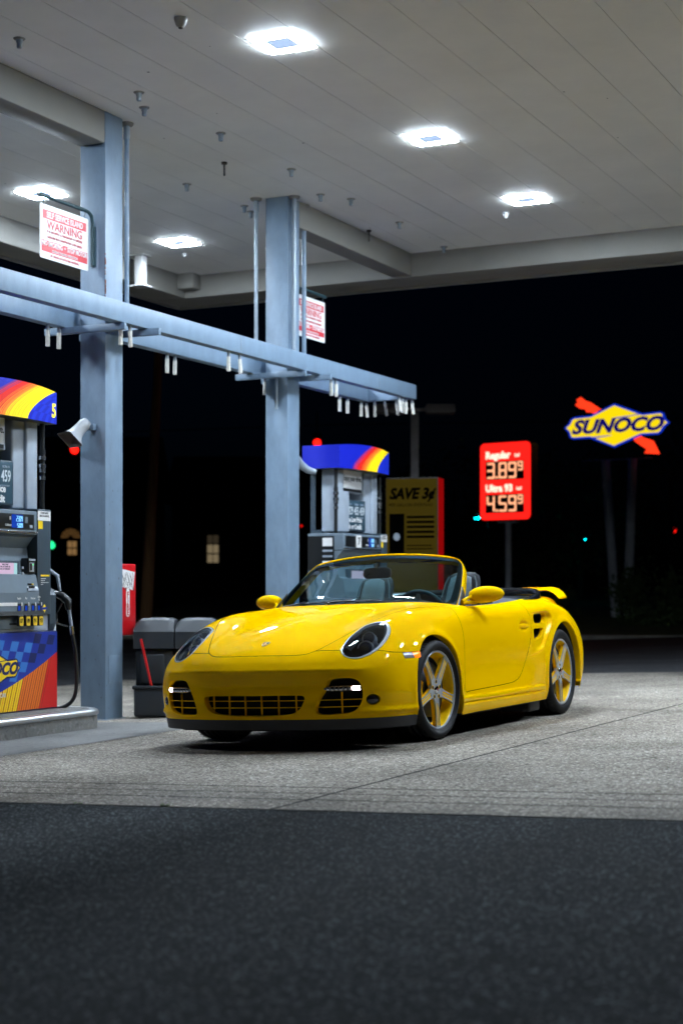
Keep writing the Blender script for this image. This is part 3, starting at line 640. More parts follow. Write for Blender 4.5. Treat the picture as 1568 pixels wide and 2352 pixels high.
def pump(name,label,Y,num,full=True):
    """front faces +X; local x outward from the pump's front, y along the island, z up from the island top"""
    root=thing(name,label,'fuel pump',(-7.62,Y,ISZ),(0,0,0),'fuel pumps'); z0=ISZ
    def B(nm,*boxes,par=root):
        mb=MB()
        for b in boxes: mb.box(b[0],b[1],b[2],b[3] if len(b)>3 else 0)
        return mb.build(nm,par)
    H=.615
    B('lower_cabinet',((-.46,-.62,.0),(-.0025,.62,H),gb3,.01))
    mb=MB(); pp=lambda v,t:(0.0,min(.615,max(-.615,v)),.012+min(1,max(0,t))*(H-.02)); bdf=lambda v:.10+.62*(max(0,v+.60)/1.2)**1.6
    def slant(s,f):
        v=s
        for _ in range(12): v=s+.20*f*bdf(min(.615,max(-.615,v)))
        return pp(v,f*bdf(min(.615,max(-.615,v))))
    sb=-1.0; stripes=[]
    while sb<.64:
        w_=.055; st,bg_=((gl,gy) if sb<.06 else (gl,go) if sb<.33 else (gl,gr_))
        if sb>.42: stripes.append((sb,.64,bg_)); break
        stripes+= [(sb,sb+.010,st),(sb+.010,sb+.030,bg_),(sb+.030,sb+.036,go if bg_ is gy else st),(sb+.036,sb+w_,bg_)]; sb+=w_
    for s0,s1,m_ in stripes:
        ns=max(1,int((s1-s0)/.03))
        for q in range(ns):
            sa=s0+(s1-s0)*q/ns; sc_=s0+(s1-s0)*(q+1)/ns; mb.grid([[slant(sa,f),slant(sc_,f)] for f in np.linspace(0,1,9)],m_,False)
    vs_=np.linspace(-.615,.615,42)
    for a_,b_ in zip(vs_[:-1],vs_[1:]):
        mb.add([pp(a_,bdf(a_)),pp(b_,bdf(b_)),pp(b_,1),pp(a_,1)],[(0,1,2,3)],gb,False)
    for i in range(-8,9):
        for j in range(0,9):
            if (i+j)%2: continue
            v0_=i*.085; t0_=j*.125; cs=[(v0_+.03*j+.01,t0_-.012*i),(v0_+.095+.03*j,t0_-.012*(i+1)),(v0_+.095+.03*(j+1),t0_+.125-.012*(i+1)),(v0_+.03*(j+1)+.01,t0_+.125-.012*i)]
            if any(abs(c[0])>.612 or c[1]<bdf(c[0])+.004 or c[1]>.995 for c in cs): continue
            mb.add([(.0006,pp(*c)[1],pp(*c)[2]) for c in cs],[(0,1,2,3)],gb2 if v0_+.03*j<.20 else gb3,False)
    o=mb.build('painted_panel',root)
    e=link('emblem',None,root,(.002,-.10,.33),(0,0,R(90))); 
    mb=MB(); mb.box((-.005,-.0,-.002),(.005,.001,.002),gb); base_=mb.build('logo_plate',root,(.002,-.17,.34),(0,0,R(90))); bpy.data.objects.remove(e)
    logo(None,base_,gb3,gy,gr_,.00098,0.0,False,txtm=gb3)
    text('lettering','FUEL OF NASCAR',.045,wsgn,base_,(0,-.002,-.20),(R(90),0,0),.01,.8)
    B('middle_section',((-.44,-.60,H+.001),(-.02,.60,H+.13),psil,.006),((-.02,-.595,H+.02),(-.008,.34,H+.115),pb,.004),((-.0078,.03,H+.055),(-.006,.17,H+.068),pblk))
    # console
    mb=MB(); pr=[(-.42,H+.131),(-.005,H+.131),(.028,H+.16),(.030,H+.30),(.000,H+.44),(-.05,H+.46),(-.10,H+.70),(-.10,H+.80),(-.42,H+.80)]
    mb.prism([(x,z) for x,z in pr],-.60,.345,pb,'Y'); mb.build('console',root)
    B('side_strip',((-.42,.347,H+.131),(.012,.52,1.62-z0),pdk,.006))
    B('display_head',((-.42,-.60,1.415-z0),(.010,.345,1.60-z0),pb,.006),((.0102,-.55,1.455-z0),(.0135,.305,1.572-z0),pblk,.002),((.010,-.60,1.428-z0),(.022,.34,1.442-z0),metal_c,.003))
    d=B('price_display',((.0136,.03,1.463-z0),(.0150,.165,1.565-z0),lcd))
    mb=MB(); seg_digits(mb,'23.04',.0151,.082,1.513-z0,.042,lcd_t,.015,.0032); seg_digits(mb,'5.009',.0151,.093,1.466-z0,.034,lcd_t,.013,.0028); mb.build('digits',d)
    text('lettering','$',.034,wsgn,d,(.0152,.008,1.535-z0),FX,.01); text('lettering','Gallons',.026,wsgn,d,(.0152,-.015,1.483-z0),FX,.005,.9)
    mb=MB(); mb.box((.0136,.19,1.505-z0),(.0145,.225,1.55-z0),pb); mb.build('sticker',d); mb=MB(); mb.box((.0136,.25,1.467-z0),(.0142,.285,1.49-z0),psil); mb.build('sticker',d)
    # hood recess and screen
    mb=MB(); mb.prism([(-.10,1.30-z0),(-.10,1.41-z0),(.006,1.41-z0),(-.02,1.395-z0)],-.595,.335,pb,'Y'); mb.build('hood',root)
    s_=B('payment_screen',((-.055,-.42,1.005-z0),(-.010,.15,1.215-z0),pdk,.008))
    mb=MB(); mb.add([(-.0095,-.36,1.03-z0),(-.0095,.085,1.03-z0),(-.0095,.085,1.195-z0),(-.0095,-.36,1.195-z0)],[(0,1,2,3)],scr); mb.add([(-.0095,.085,1.03-z0),(-.0095,.125,1.03-z0),(-.0095,.125,1.195-z0),(-.0095,.085,1.195-z0)],[(0,1,2,3)],scr2); mb.box((-.0094,.065,1.034-z0),(-.0088,.115,1.047-z0),lcd); mb.build('lit_screen',s_)
    text('lettering','WELCOME\nPAY AT PUMP OR\nSEE ATTENDANT',.017,pdk,s_,(-.0085,-.02,1.165-z0),FX,.0,.9)
    mb=MB()
    for k in range(4): mb.box((-.010,.175,1.15-z0-.042*k),(.000,.195,1.17-z0-.042*k),psil,.002)
    mb.build('soft_keys',root)
    c_=B('card_reader',((-.06,.235,1.115-z0),(.012,.325,1.235-z0),pblk,.006),((.0121,.245,1.13-z0),(.015,.30,1.20-z0),psil,.002),((.0151,.25,1.14-z0),(.018,.275,1.195-z0),pblk),((.0151,.285,1.18-z0),(.0165,.292,1.19-z0),grn),((.0121,.24,1.216-z0),(.015,.32,1.226-z0),psil))
    mb=MB(); mb.prism([(-.06,1.00-z0),(.035,.985-z0),(.030,1.0-z0),(-.03,1.09-z0),(-.06,1.09-z0)],.205,.335,psil,'Y')
    for i in range(3):
        for j in range(4): 
            a=(.026-.014*j,1.006-z0+.021*j); mb.box((a[0],.220+.024*i,a[1]),(a[0]+.010,.238+.024*i,a[1]+.012),[pblk,pblk,btn,gb][(i==2)*(j+1)%4 if i==2 else 0])
    mb.build('keypad',root)
    # grade selection
    for lb,v in (('Regular',.10),('Plus',.185),('Premium',.27),('Ultra\n93',.345)): text('lettering',lb,.022,wsgn,root,(.029,v,.925-z0),FX,.012,.72)
    mb=MB(); mb.box((.0302,-.30,.868-z0),(.032,.075,.893-z0),wsgn)
    for v in (.10,.185,.27,.345): mb.box((.0302,v+.025,.868-z0),(.032,v+.036,.893-z0),wsgn); mb.box((.0302,v-.03,.80-z0),(.0315,v+.032,.803-z0),psil)
    mb.build('price_strip',root)
    for v,n_ in ((.10,'87'),(.185,'89'),(.27,'91'),(.345,'93')):
        B('unit_price_display',((.0303,v-.024,.825-z0),(.0330,v+.024,.885-z0),pblk,.002),((.0331,v-.018,.832-z0),(.0338,v+.008,.868-z0),lcd))
        b=B('grade_button',((.026,v-.034,.712-z0),(.050,v+.034,.800-z0),pblk,.010)); mb=MB(); mb.prism(rrect(v-.023,.715-z0,v+.023,.785-z0,.012),.0502,.0520,btn,'X'); mb.build('button_face',b)
        text('lettering',n_,.044,pblk,b,(.0526,v,.752-z0),FX,.02,.75)
    mb=MB(); mb.prism([(.0,H+.118),(.045,H+.13),(.035,H+.16),(.0,H+.16)],-.58,.40,pblk,'Y'); mb.build('button_shelf',root)
    # stickers on the strip
    t=B('ethanol_sticker',((.0121,.352,1.53-z0),(.0130,.515,1.605-z0),wsgn)); text('lettering','CONTAINS\n10% ETHANOL',.023,pblk,t,(.0135,.433,1.578-z0),FX,.008,.82)
    B('yellow_sticker',((.0121,.358,1.465-z0),(.0130,.415,1.528-z0),gy)); B('instruction_sticker',((.0121,.39,1.095-z0),(.0130,.50,1.108-z0),gy),((.0121,.392,1.075-z0),(.0128,.455,1.080-z0),wsgn),((.0121,.392,1.060-z0),(.0128,.44,1.064-z0),wsgn),((.0121,.392,1.045-z0),(.0128,.49,1.049-z0),wsgn),((.0121,.392,1.03-z0),(.0128,.42,1.034-z0),wsgn))
    mb=MB(); mb.prism([(.405,.845-z0),(.435,.812-z0),(.465,.845-z0),(.435,.878-z0)],.0122,.0132,gy,'X'); mb.prism([(.400,.833-z0),(.470,.838-z0),(.470,.857-z0),(.400,.852-z0)],.0133,.0138,gb,'X'); mb.build('small_emblem',root)
    # upper pillars, price board, slogan plate, valance
    B('rear_body',((-.44,-.50,1.60-z0),(-.30,.50,2.36-z0),pdk))
    B('pillar',((-.40,.22,1.62-z0),(-.13,.50,2.36-z0),psil,.02),((-.40,.36,1.62-z0),(-.10,.50,2.36-z0),psil,.015)); B('pillar',((-.40,-.50,1.62-z0),(-.10,-.22,2.36-z0),psil,.02))
    pbx=B('price_board',((-.20,-.40,1.64-z0),(-.115,.215,1.985-z0),pdk,.008),((-.1148,-.385,1.655-z0),(-.1130,.20,1.97-z0),mat_board,.002))
    for k,(gname,pr_) in enumerate((('REGULAR','389'),('PLUS','429'),('PREMIUM','455'),('ULTRA 93','459'))):
        v=-.315+.145*k; text('lettering',gname,.026,psil,pbx,(-.1125,v,1.935-z0),FX,.01,.8); text('lettering',pr_,.125,pwh,pbx,(-.1125,v,1.86-z0),FX,.012,.62)
    text('lettering','ALL TAXES INCLUDED',.016,psil,pbx,(-.1125,.10,1.79-z0),FX,.005,.8)
    text('lettering','Same Low Price\nCash or Credit',.078,wsgn,pbx,(-.1125,-.10,1.725-z0),FX,.03,.85)
    sl=B('slogan_plate',((-.20,-.40,2.06-z0),(-.10,.10,2.33-z0),psil,.012),((-.0998,-.38,2.105-z0),(-.0982,.075,2.32-z0),wsgn),((-.0998,-.38,2.07-z0),(-.0985,.075,2.10-z0),pblk))
    text('lettering','Enjoy your drive.',.082,pblk,sl,(-.0975,-.15,2.215-z0),FX,.022,.80)
    zt0,zt1=2.305-z0,2.555-z0
    def vpos(v,t): 
        a=v/.64; return (.07*(1-a*a)-.02+.0,v,zt0+(t*(zt1-zt0+.03*(1-a*a)))-.0+.0)
    mb=MB(); cv=lambda s,t: vpos(min(.635,max(-.635,s+.43*t**1.6)),t)
    eps=[-1.2,-.40,-.36,-.345,-.335,-.32,-.31,-.30,-.213,-.207,-.195,-.187,-.17,-.155,-.148,-.135,-.128,-.091,-.079,-.071,-.059,-.05,-.007,-.004,.018,.021,.053,.056,.098,.101,.185]
    mts=[vb,vp,vr,vp,vr,vp,vr,vr,vo,vr,vo,vr,vo,vr,vo,vr,vo,vy,vo,vy,vo,vy,vl,vy,vl,vy,vl,vy,vl,vy]
    for s0,s1,m_ in zip(eps[:-1],eps[1:],mts):
        ns=max(1,int((s1-s0)/.05))
        for q in range(ns):
            sa=s0+(s1-s0)*q/ns; sb=s0+(s1-s0)*(q+1)/ns; mb.grid([[cv(sa,t),cv(sb,t)] for t in np.linspace(0,1,25)],m_,False)
    for q in range(10):
        for r_ in range(4):
            sa=.185+.05*q; mb.grid([[cv(sa,t),cv(sa+.05,t)] for t in np.linspace(r_/4,(r_+1)/4,7)],vb2 if (q+r_)%2 else vb,False)
    G_=[[(-.47,v,zt0+.0) for v in np.linspace(-.635,.635,20)],[vpos(v,0) for v in np.linspace(-.635,.635,20)]]; mb.grid(G_,pblk,False)
    G_=[[(-.47,v,zt1+.03*(1-(v/.64)**2)) for v in np.linspace(-.635,.635,20)],[vpos(v,1) for v in np.linspace(-.635,.635,20)]]; mb.grid(G_,vb,False)
    mb.add([(-.47,-.635,zt0),(-.02,-.635,zt0),(-.02,-.635,zt1),(-.47,-.635,zt1)],[(0,1,2,3)],vb); mb.add([(-.47,.635,zt0),(-.02,.635,zt0),(-.02,.635,zt1),(-.47,.635,zt1)],[(0,1,2,3)],vr)
    mb.add([(-.47,-.635,zt0),(-.47,.635,zt0),(-.47,.635,zt1),(-.47,-.635,zt1)],[(0,1,2,3)],vb)
    va=mb.build('valance',root)
    if num=='5': text('number',num,.15,gy_e,va,(vpos(.575,.5)[0]+.006,.575,zt0+.095),FX,.03,.75)
    if num=='7': 
        t=B('number_plate',((.0121,-.30,1.45-z0),(.024,-.18,1.585-z0),wsgn)); text('number',num,.11,pblk,t,(.0245,-.24,1.517-z0),FX,.03,.9)
        B('notice',((-.42,-.604,1.2-z0),(-.10,-.6005,1.57-z0),pblk),((-.24,-.606,1.21-z0),(-.12,-.6045,1.30-z0),wsgn),((-.24,-.606,1.34-z0),(-.12,-.6045,1.36-z0),psil),((-.24,-.606,1.40-z0),(-.12,-.6045,1.42-z0),psil),((-.24,-.606,1.46-z0),(-.12,-.6045,1.55-z0),wsgn))
    # hose down the right-hand pillar
    for vv in (.555,) if num=='5' else (.555,-.56):
        mb=MB(); yy=vv
        mb.tube([(-.10,yy,2.31-z0),(-.10,yy,2.15-z0),(-.10,yy,1.62-z0),(-.11,yy,1.5-z0)],.020,hosem,12)
        for a,b,r_ in ((2.06,2.10,.026),(2.02,2.05,.030),(1.955,1.985,.031),(1.92,1.95,.025),(1.86,1.89,.026)): mb.cyl((-.10,yy,a-z0),(-.10,yy,b-z0),r_,metal_c if b-a<.035 else hosem,n=14)
        mb.build('hose_riser',root)
    # nozzle boot and nozzle on the side
    mb=MB(); mb.prism([(-.30,.60-z0+0),(-.30,1.02-z0),(-.06,1.02-z0),(.0,.95-z0),(.0,.72-z0),(-.05,.60-z0)],.522,.60,pdk,'Y'); mb.box((-.30,.60,.62-z0),(-.02,.635,.75-z0),pwh,.01); mb.build('nozzle_boot',root)
    nz=MB(); yn=.665
    nz.tube([(-.28,yn-.03,1.12-z0),(-.22,yn,1.08-z0),(-.12,yn+.01,1.00-z0),(-.05,yn+.015,.955-z0)],[.010,.011,.013,.017],metal_c,10)
    nz.tube([(-.06,yn+.01,.96-z0),(.0,yn+.02,.94-z0),(.045,yn+.03,.90-z0),(.05,yn+.035,.83-z0)],[.022,.034,.034,.022],pblk,12)
    nz.tube([(.045,yn+.035,.87-z0),(.06,yn+.04,.78-z0),(.075,yn+.045,.66-z0)],[.017,.013,.012],psil,10)
    nz.tube([(.02,yn+.02,.92-z0),(-.06,yn+.02,.80-z0),(-.05,yn+.02,.72-z0),(.04,yn+.03,.70-z0)],.008,pblk,8)
    nz.cyl((.070,yn+.043,.70-z0),(.078,yn+.046,.635-z0),.017,metal_c,n=12)
    n_o=nz.build('nozzle',root)
    hp=[(.078,yn+.046,.64-z0),(.10,yn+.055,.50-z0),(.11,yn+.06,.32-z0),(.10,yn+.055,.16-z0),(.06,yn+.02,.08-z0),(-.02,yn-.04,.05-z0),(-.10,yn-.08,.10-z0)]
    hp=[tuple(p) for p in catmull(hp,6,False)]
    mb=MB(); mb.tube(hp,.016,hosem,12); mb.build('hose',root)
    mb=MB(); mb.tube([(-.2,.53,1.16-z0),(-.1,.60,1.17-z0),(-.03,.66,1.10-z0),(-.02,.68,.98-z0)],[.016,.018,.016,.01],psil,10); mb.build('nozzle_guard',root)
    return root
mat_board=mat('board_blue_grey',(.03,.07,.10),.35); gy_e=mat('number_yellow',(.85,.7,.03),.4,emit=(1,.85,.05),estr=.6)
pump('fuel_pump','fuel pump 5 with screen, grade buttons and striped top at the left edge',9.655,'5')
pump('fuel_pump','fuel pump 7 standing behind the windscreen of the yellow car',15.955,'7')
# pump guard pipe beside pump 7 (curved white bumper)
mb=MB(); mb.tube([(-8.02,15.05,2.42),(-8.0,15.12,2.33),(-7.96,15.2,2.28),(-7.9,15.26,2.26)],[.03,.045,.04,.03],steel_d,14); tag(mb.build('duct_elbow'),'pale curved duct between the far column and pump 7','duct')

# ================================================================ waste bin and squeegee
bn=mat('bin_grey',(.014,.018,.024),.55,noise=(8,.12),bump=(120,.15,.001)); bnd=mat('bin_dark',(.012,.016,.02),.6)
cx0=-1.62; ZBN=13.72
P0=site((310-784)/3650*ZBN,ZBN); gzb=gz(P0.x)
root=thing('waste_bin','dark grey plastic double waste bin with a domed lid beside the car nose','waste bin',(P0.x,P0.y,gzb),(0,0,FACE))
mb=MB()
def lid(mb,x0,x1,y1):
    secs=[]
    for x,f in ((x0,.30),(x0+.008,.70),(x0+.05,.93),((x0+x1)/2,1),(x1-.05,.97),(x1-.008,.86),(x1,.55)):
        top=.74+.125*f
        secs.append([(x,-.01,.60),(x,.0,.745),(x,.012,.758),(x,.10,top-.02),(x,.14,top-.006),(x,.32,top),(x,y1-.05,top-.05),(x,y1,.66),(x,y1,.60)])
    mb.loft(secs,bn,True,False)
lid(mb,-.015,.335,.60); lid(mb,.345,.68,.60); mb.build('lid',root)
mb=MB(); mb.box((.0,.02,.02),(.335,.56,.60),bn,.03); mb.box((.345,.03,.02),(.67,.56,.60),bn,.03); mb.build('bin_body',root)
mb=MB(); mb.box((.045,-.004,.29),(.255,.03,.55),bnd,.012); mb.build('bin_opening',root)
mb=MB(); mb.box((.005,-.13,.02),(.335,.018,.275),bn,.02); mb.box((.03,-.11,.255),(.31,.0,.279),bnd,.004); mb.box((-.005,-.14,.255),(.012,.03,.285),bn,.006); mb.box((.012,-.142,.262),(.335,-.125,.285),bn,.006); mb.build('squeegee_tray',root)
sq_=thing('squeegee','red-handled squeegee leaning in the tray of the waste bin','squeegee',tuple(Vector((P0.x,P0.y,gzb))+Matrix.Rotation(FACE,3,'Z')@Vector((.155,-.06,.27))),(0,0,FACE))
mb=MB(); mb.cyl((0,0,-.02),(-.095,-.015,.415),.012,rp,n=12); mb.build('handle',sq_); mb=MB(); mb.box((-.08,-.015,-.06),(.08,.015,-.02),bnd,.004); mb.build('sponge_head',sq_)
# ================================================================ lit signs and the far side of the street
e_red=emis('sign_lit_red',(1.0,.012,.008),1.6); e_wh=emis('sign_lit_white',(1,.78,.60),1.5); e_led=emis('led_digits',(1.0,.42,.22),1.6)
e_yel=emis('sign_lit_yellow',(1.0,.74,.004),1.02); e_blu=emis('sign_lit_blue',(.004,.03,.50),1.1); e_nav=emis('sign_lit_navy',(.005,.004,.16),.8); e_arr=emis('sign_lit_arrow',(1.0,.04,.01),1.5)
cab=mat('sign_cabinet',(.012,.012,.013),.5); pole_m=mat('sign_pole',(.80,.82,.85),.5,noise=(3,.15))
W_=Vector
def at(px,cz,z=0): return site((px-784)/3650*cz,cz,z)
YS=R(HEAD-36)
# price sign
cz=44.0; p=at(1160,cz); zc=1+(1352-1105)*cz/3650; w2=.83; h2=1.10
root=thing('price_sign','tall glowing red fuel price sign reading 3.89 and 4.59','sign',(p.x,p.y,zc),(0,0,YS))
mb=MB(); mb.prism(rrect(-w2,-h2,w2,h2,.16),.0,.35,cab,'Y'); mb.build('cabinet',root)
mb=MB(); mb.prism(rrect(-w2+.035,-h2+.035,w2-.035,h2-.035,.13),-.01,-.001,e_red,'Y'); mb.build('lit_face',root)
def sdig(mb,s_,x0,z0,h,m,w=None,th=None):
    t=MB(); seg_digits(t,s_,0,0,0,h,m,w,th); 
    mb_v=[(x0+y,-.035-xx,z0+z) for xx,y,z in t.v]; mb.add(mb_v,t.f,m)
for nm,b,zt,zd in (('3.89','Regular',.72,.30),('4.59','Ultra 93',-.20,-.62)):
    text('lettering',b,.27,e_wh,root,(-.62,-.02,zt),(R(90),0,0),.045,.95,0,'LEFT'); text('lettering','Self',.12,e_wh,root,(.30 if b=='Regular' else .36,-.02,zt-.02),(R(90),0,0),.03,.95,0,'LEFT')
    mb=MB(); mb.box((-.62,-.03,zd-.26),(.60,-.011,zd+.26),cab); d=mb.build('digit_window',root)
    mb=MB(); sdig(mb,nm,-.57,zd-.22,.44,e_led,.25,.05); sdig(mb,'9',.41,zd-.02,.25,e_led,.16,.035); mb.build('led_digits',d)
mb=MB(); mb.cyl((0,.17,-h2),(0,.17,-zc+.0),.09,pole_m,n=14); mb.box((-.3,.08,-h2-.06),(.3,.26,-h2),pole_m); mb.build('pole',root)
# logo sign
cz=47.0; p=at(1412,cz); zc=1+(1352-977)*cz/3650
root=thing('brand_sign','glowing yellow and blue lozenge sign lettered SUNOCO with a red arrow','sign',(p.x,p.y,zc),(0,0,R(HEAD-30)))
logo(None,root,e_blu,e_yel,e_arr,.0044,0.0,True,txtm=e_nav); root.scale=(1.15,1,1)
mb=MB(); mb.box((-.5,.055,-.5),(.5,.22,.5),cab,.02); mb.box((-.95,.08,-1.02),(.95,.14,-.98),pole_m); mb.build('mounting_box',root)
for a,b in ((-.30,-.02),(.44,.30)):
    mb=MB(); mb.cyl((a,.12,-1.0),(b,.12,-zc+.15),.12,pole_m,n=14); mb.build('pole',root)
# save sign
cz=24.0; p=at(946,cz); ztop=1+(1352-1096)*cz/3650; zb=gz(p.x)
yd=mat('dim_yellow',(.012,.009,.001),.8,spec=.1,emit=(.34,.225,.002),estr=.10); e_side=emis('edge_red_light',(.8,.006,.008),.32); ink=mat('sign_ink',(.001,.001,.001),1.0,spec=0)
root=thing('save_sign','dim yellow sign reading SAVE 3¢ with red light on its right edge','sign',(p.x,p.y,zb),(0,0,R(HEAD-14)))
hh=ztop-zb; mb=MB(); mb.box((-.41,0,.1),(.40,.45,hh),cab,.01); mb.build('cabinet',root)
mb=MB(); mb.box((-.40,-.004,.12),(.385,-.0005,hh-.02),yd); mb.build('yellow_face',root)
mb=MB(); mb.box((.401,.0,.12),(.405,.44,hh-.01),e_side); mb.build('red_edge',root)  # red light on this side put in as emission of its own
text('lettering','SAVE 3¢',.225,ink,root,(-.01,-.006,hh-.255),(R(90),0,0),.045,.88,.25)
text('lettering','PER GALLON EVERYDAY',.065,ink,root,(-.02,-.006,hh-.42),(R(90),0,0),.0,.95,.2)
mb=MB(); mb.box((-.35,-.008,hh-1.15),(-.12,-.0045,hh-.55),ink); mb.build('card_picture',root)
mb=MB(); mb.prism([(-.235+.05*math.cos(t),hh-.90+.06*math.sin(t)) for t in np.linspace(0,2*math.pi,20,endpoint=False)],-.010,-.0085,psil,'Y'); mb.build('round_mark',root)
mb=MB()
for k in range(5): mb.box((-.08,-.008,hh-.62-.075*k),(.34,-.0045,hh-.585-.075*k),ink)
mb.box((-.08,-.008,hh-1.04),(.30,-.0045,hh-1.025),ink); mb.box((-.08,-.008,hh-1.09),(.32,-.0045,hh-1.075),ink); mb.build('text_lines',root)
# lamp post behind it
p=at(952,30); lp=mat('lamp_post',(.26,.23,.22),.6,noise=(4,.2))
root=thing('lamp_post','unlit square-headed lamp post behind the dim yellow sign','lamp post',(p.x,p.y,gz(p.x)),(0,0,FACE))
zt=1+(1352-948)*30/3650-gz(p.x)
mb=MB(); mb.box((-.075,-.075,0),(.075,.075,zt),lp,.01); mb.build('pole',root)
for s_,a in ((1,.20),(-1,-.75)): mb=MB(); mb.box((a,-.2,zt-.02),(a+.56,.2,zt+.16),lp,.04); mb.box((min(a,0),-.03,zt+.03),(max(a,0),.03,zt+.09),lp); mb.build('lamp_head',root)

# ---- street furniture, dim
dark=mat('dark_metal',(.02,.02,.02),.7)
def signal(px,py,cz,col,label,st,r=.16,n_=1,roty=0):
    z=1+(1352-py)*cz/3650; p=at(px,cz,z)
    root=thing('traffic_signal',label,'traffic light',tuple(p),(0,roty,FACE),'traffic lights across the street'); k=r/.16
    mb=MB(); mb.box((-.2*k,0.0,-.9*k if col!='r' else -1.3*k),(.2*k,.3*k,.45*k),dark,.03); mb.build('housing',root)
    m_=emis('signal_'+col+str(px),{'r':(1,.008,.004),'g':(.02,.9,.28)}[col],st)
    mb=MB(); mb.lathe([(0,-.05),(r*.7,-.03),(r,0.0)],m_,'Y',n=24); mb.build('lit_lens',root)
    mb=MB(); mb.lathe([(r*1.1,-.25*k),(r*1.1,.02)],dark,'Y',n=20,a0=0,a1=math.pi); mb.build('visor',root)
    mb=MB(); mb.cyl((0,.2,.45*k),(0,.2,7.2-z if z<6.5 else 1.2),.03,dark,n=8); mb.build('hanger',root)
signal(171,1033,60,'r','glowing red traffic light beside the horn speaker',4,.15); signal(728,1017,60,'r','red traffic light just above the top of pump 7',4,.14)
signal(118,1252,62,'g','green traffic light low at the left, between pump and column',1.8,.15); signal(208,1251,62,'g','green traffic light half hidden by the near column edge',1.8,.15)
signal(1545,1220,70,'r','red pedestrian signal at the right edge of the photo',2.2,.14)
signal(692,1208,66,'r','tiny red light at the right edge of the far column',1.0,.05)
span=[at(-300,60,7.2),at(250,60,6.9),at(784,60,7.2),at(1700,60,7.4)]
mb=MB(); mb.tube(span,.02,dark,6); tag(mb.build('span_wire'),'thin dark wire carrying the traffic lights across the street','wire')
# utility pole, leaning
p=at(331,38); q=at(366,38,7.6)
mb=MB(); wood=mat('pole_wood',(.18,.085,.03),.9,noise=(3,.4,(8,8,.4)))
mb.tube([(0,0,-.4),((q-p).x,(q-p).y,7.2)],[.16,.10],wood,12); tag(mb.build('utility_pole',None,(p.x,p.y,-.2)),'leaning wooden utility pole seen between the columns','pole')
# street lamps far off
teal=emis('far_lamp',(.0,.70,.85),30.0)
for px,py,lb in ((1093,1190,'tiny teal street lamp left of the price sign'),(1347,1237,'tiny teal street lamp between the two lit signs')):
    cz=62; z=1+(1352-py)*cz/3650; p=at(px,cz); root=thing('street_lamp',lb,'street lamp',(p.x,p.y,0),(0,0,FACE),'far street lamps')
    mb=MB(); mb.cyl((.5,.1,-.5),(.5,.1,z+.2),.06,dark,n=8); mb.box((0,.05,z+.12),(.5,.15,z+.2),dark); mb.build('pole',root)
    for d in (-.075,.075):
        mb=MB(); mb.lathe([(0,-.04),(.045,0),(.0,.035)],teal,'Y',c=(d,0,z),n=14); mb.build('lit_globe',root)
# buildings across the street
brick=mat('dark_siding',(.028,.022,.019),.9,noise=(2,.3)); roofm=mat('dark_roof',(.010,.010,.011),.9); trim=mat('window_trim',(.10,.09,.08),.8)
warm=emis('window_warm',(.75,.42,.16),.30); warm2=emis('window_cream',(.80,.62,.36),.22); warm_d=emis('window_dim',(.55,.42,.26),.05)
def house(name,label,px0,px1,cz,h,rh,wins,arch=None):
    a=at(px0,cz); b=at(px1,cz); wd=(b-a).length; root=thing(name,label,'building',(a.x,a.y,-.4),(0,0,FACE))
    mb=MB(); mb.box((0,0,0),(wd,9,h),brick); mb.build('wall',root)
    mb=MB(); mb.prism([(-.4,h),(9.4,h),(4.5,h+rh)],-.4,wd+.4,roofm,'X'); mb.build('roof',root)
    for px,w_,y0,y1,m,rows in wins:
        x=(px-px0)/3650*cz; za=1.4+(1352-y1)*cz/3650; zb_=1.4+(1352-y0)*cz/3650; w2=w_/3650*cz/2
        mb=MB(); mb.box((x-w2-.09,-.05,za-.09),(x+w2+.09,-.001,zb_+.09),trim); f=mb.build('window',root)
        mb=MB()
        for r_ in range(rows):
            for c_ in range(2):
                g=.03; za_=za+(zb_-za)*r_/rows+g; zc_=za+(zb_-za)*(r_+1)/rows-g; xa=x-w2+w2*c_+g*.5; mb.box((xa,-.056,za_),(xa+w2-g,-.051,zc_),m if (r_<1 or m is warm) else (warm_d if r_>1 else warm2))
        mb.build('pane',f)
    if arch:
        px,y0,y1,w_=arch; x=(px-px0)/3650*cz; zb_=1.4+(1352-y1)*cz/3650; r_=w_/3650*cz/2
        mb=MB(); mb.prism([(x+(r_+.12)*math.cos(t),zb_+(r_+.12)*math.sin(t)) for t in np.linspace(0,math.pi,18)],-.05,-.001,trim,'Y'); f=mb.build('arched_window',root)
        mb=MB()
        for k in range(7):
            t0,t1=math.pi*k/7+.05,math.pi*(k+1)/7-.05
            mb.add([(x+.25*r_*math.cos(t0),-.056,zb_+.25*r_*math.sin(t0)+.03),(x+r_*math.cos(t0),-.056,zb_+r_*math.sin(t0)),(x+r_*math.cos(t1),-.056,zb_+r_*math.sin(t1)),(x+.25*r_*math.cos(t1),-.056,zb_+.25*r_*math.sin(t1)+.03)],[(0,1,2,3)],warm_a)
        mb.build('pane',f)
warm_a=emis('fanlight_warm',(.75,.38,.12),.10)
house('dark_house','dark house with one lit sash window between the columns',395,760,70,5.2,2.4,[(489,27,1228,1294,warm2,3)])
house('entrance_building','dark building with a lit arched window and doorway by the near column',-120,330,75,6.4,2.6,[(166,22,1242,1276,warm,2)],(163,1205,1237,46))
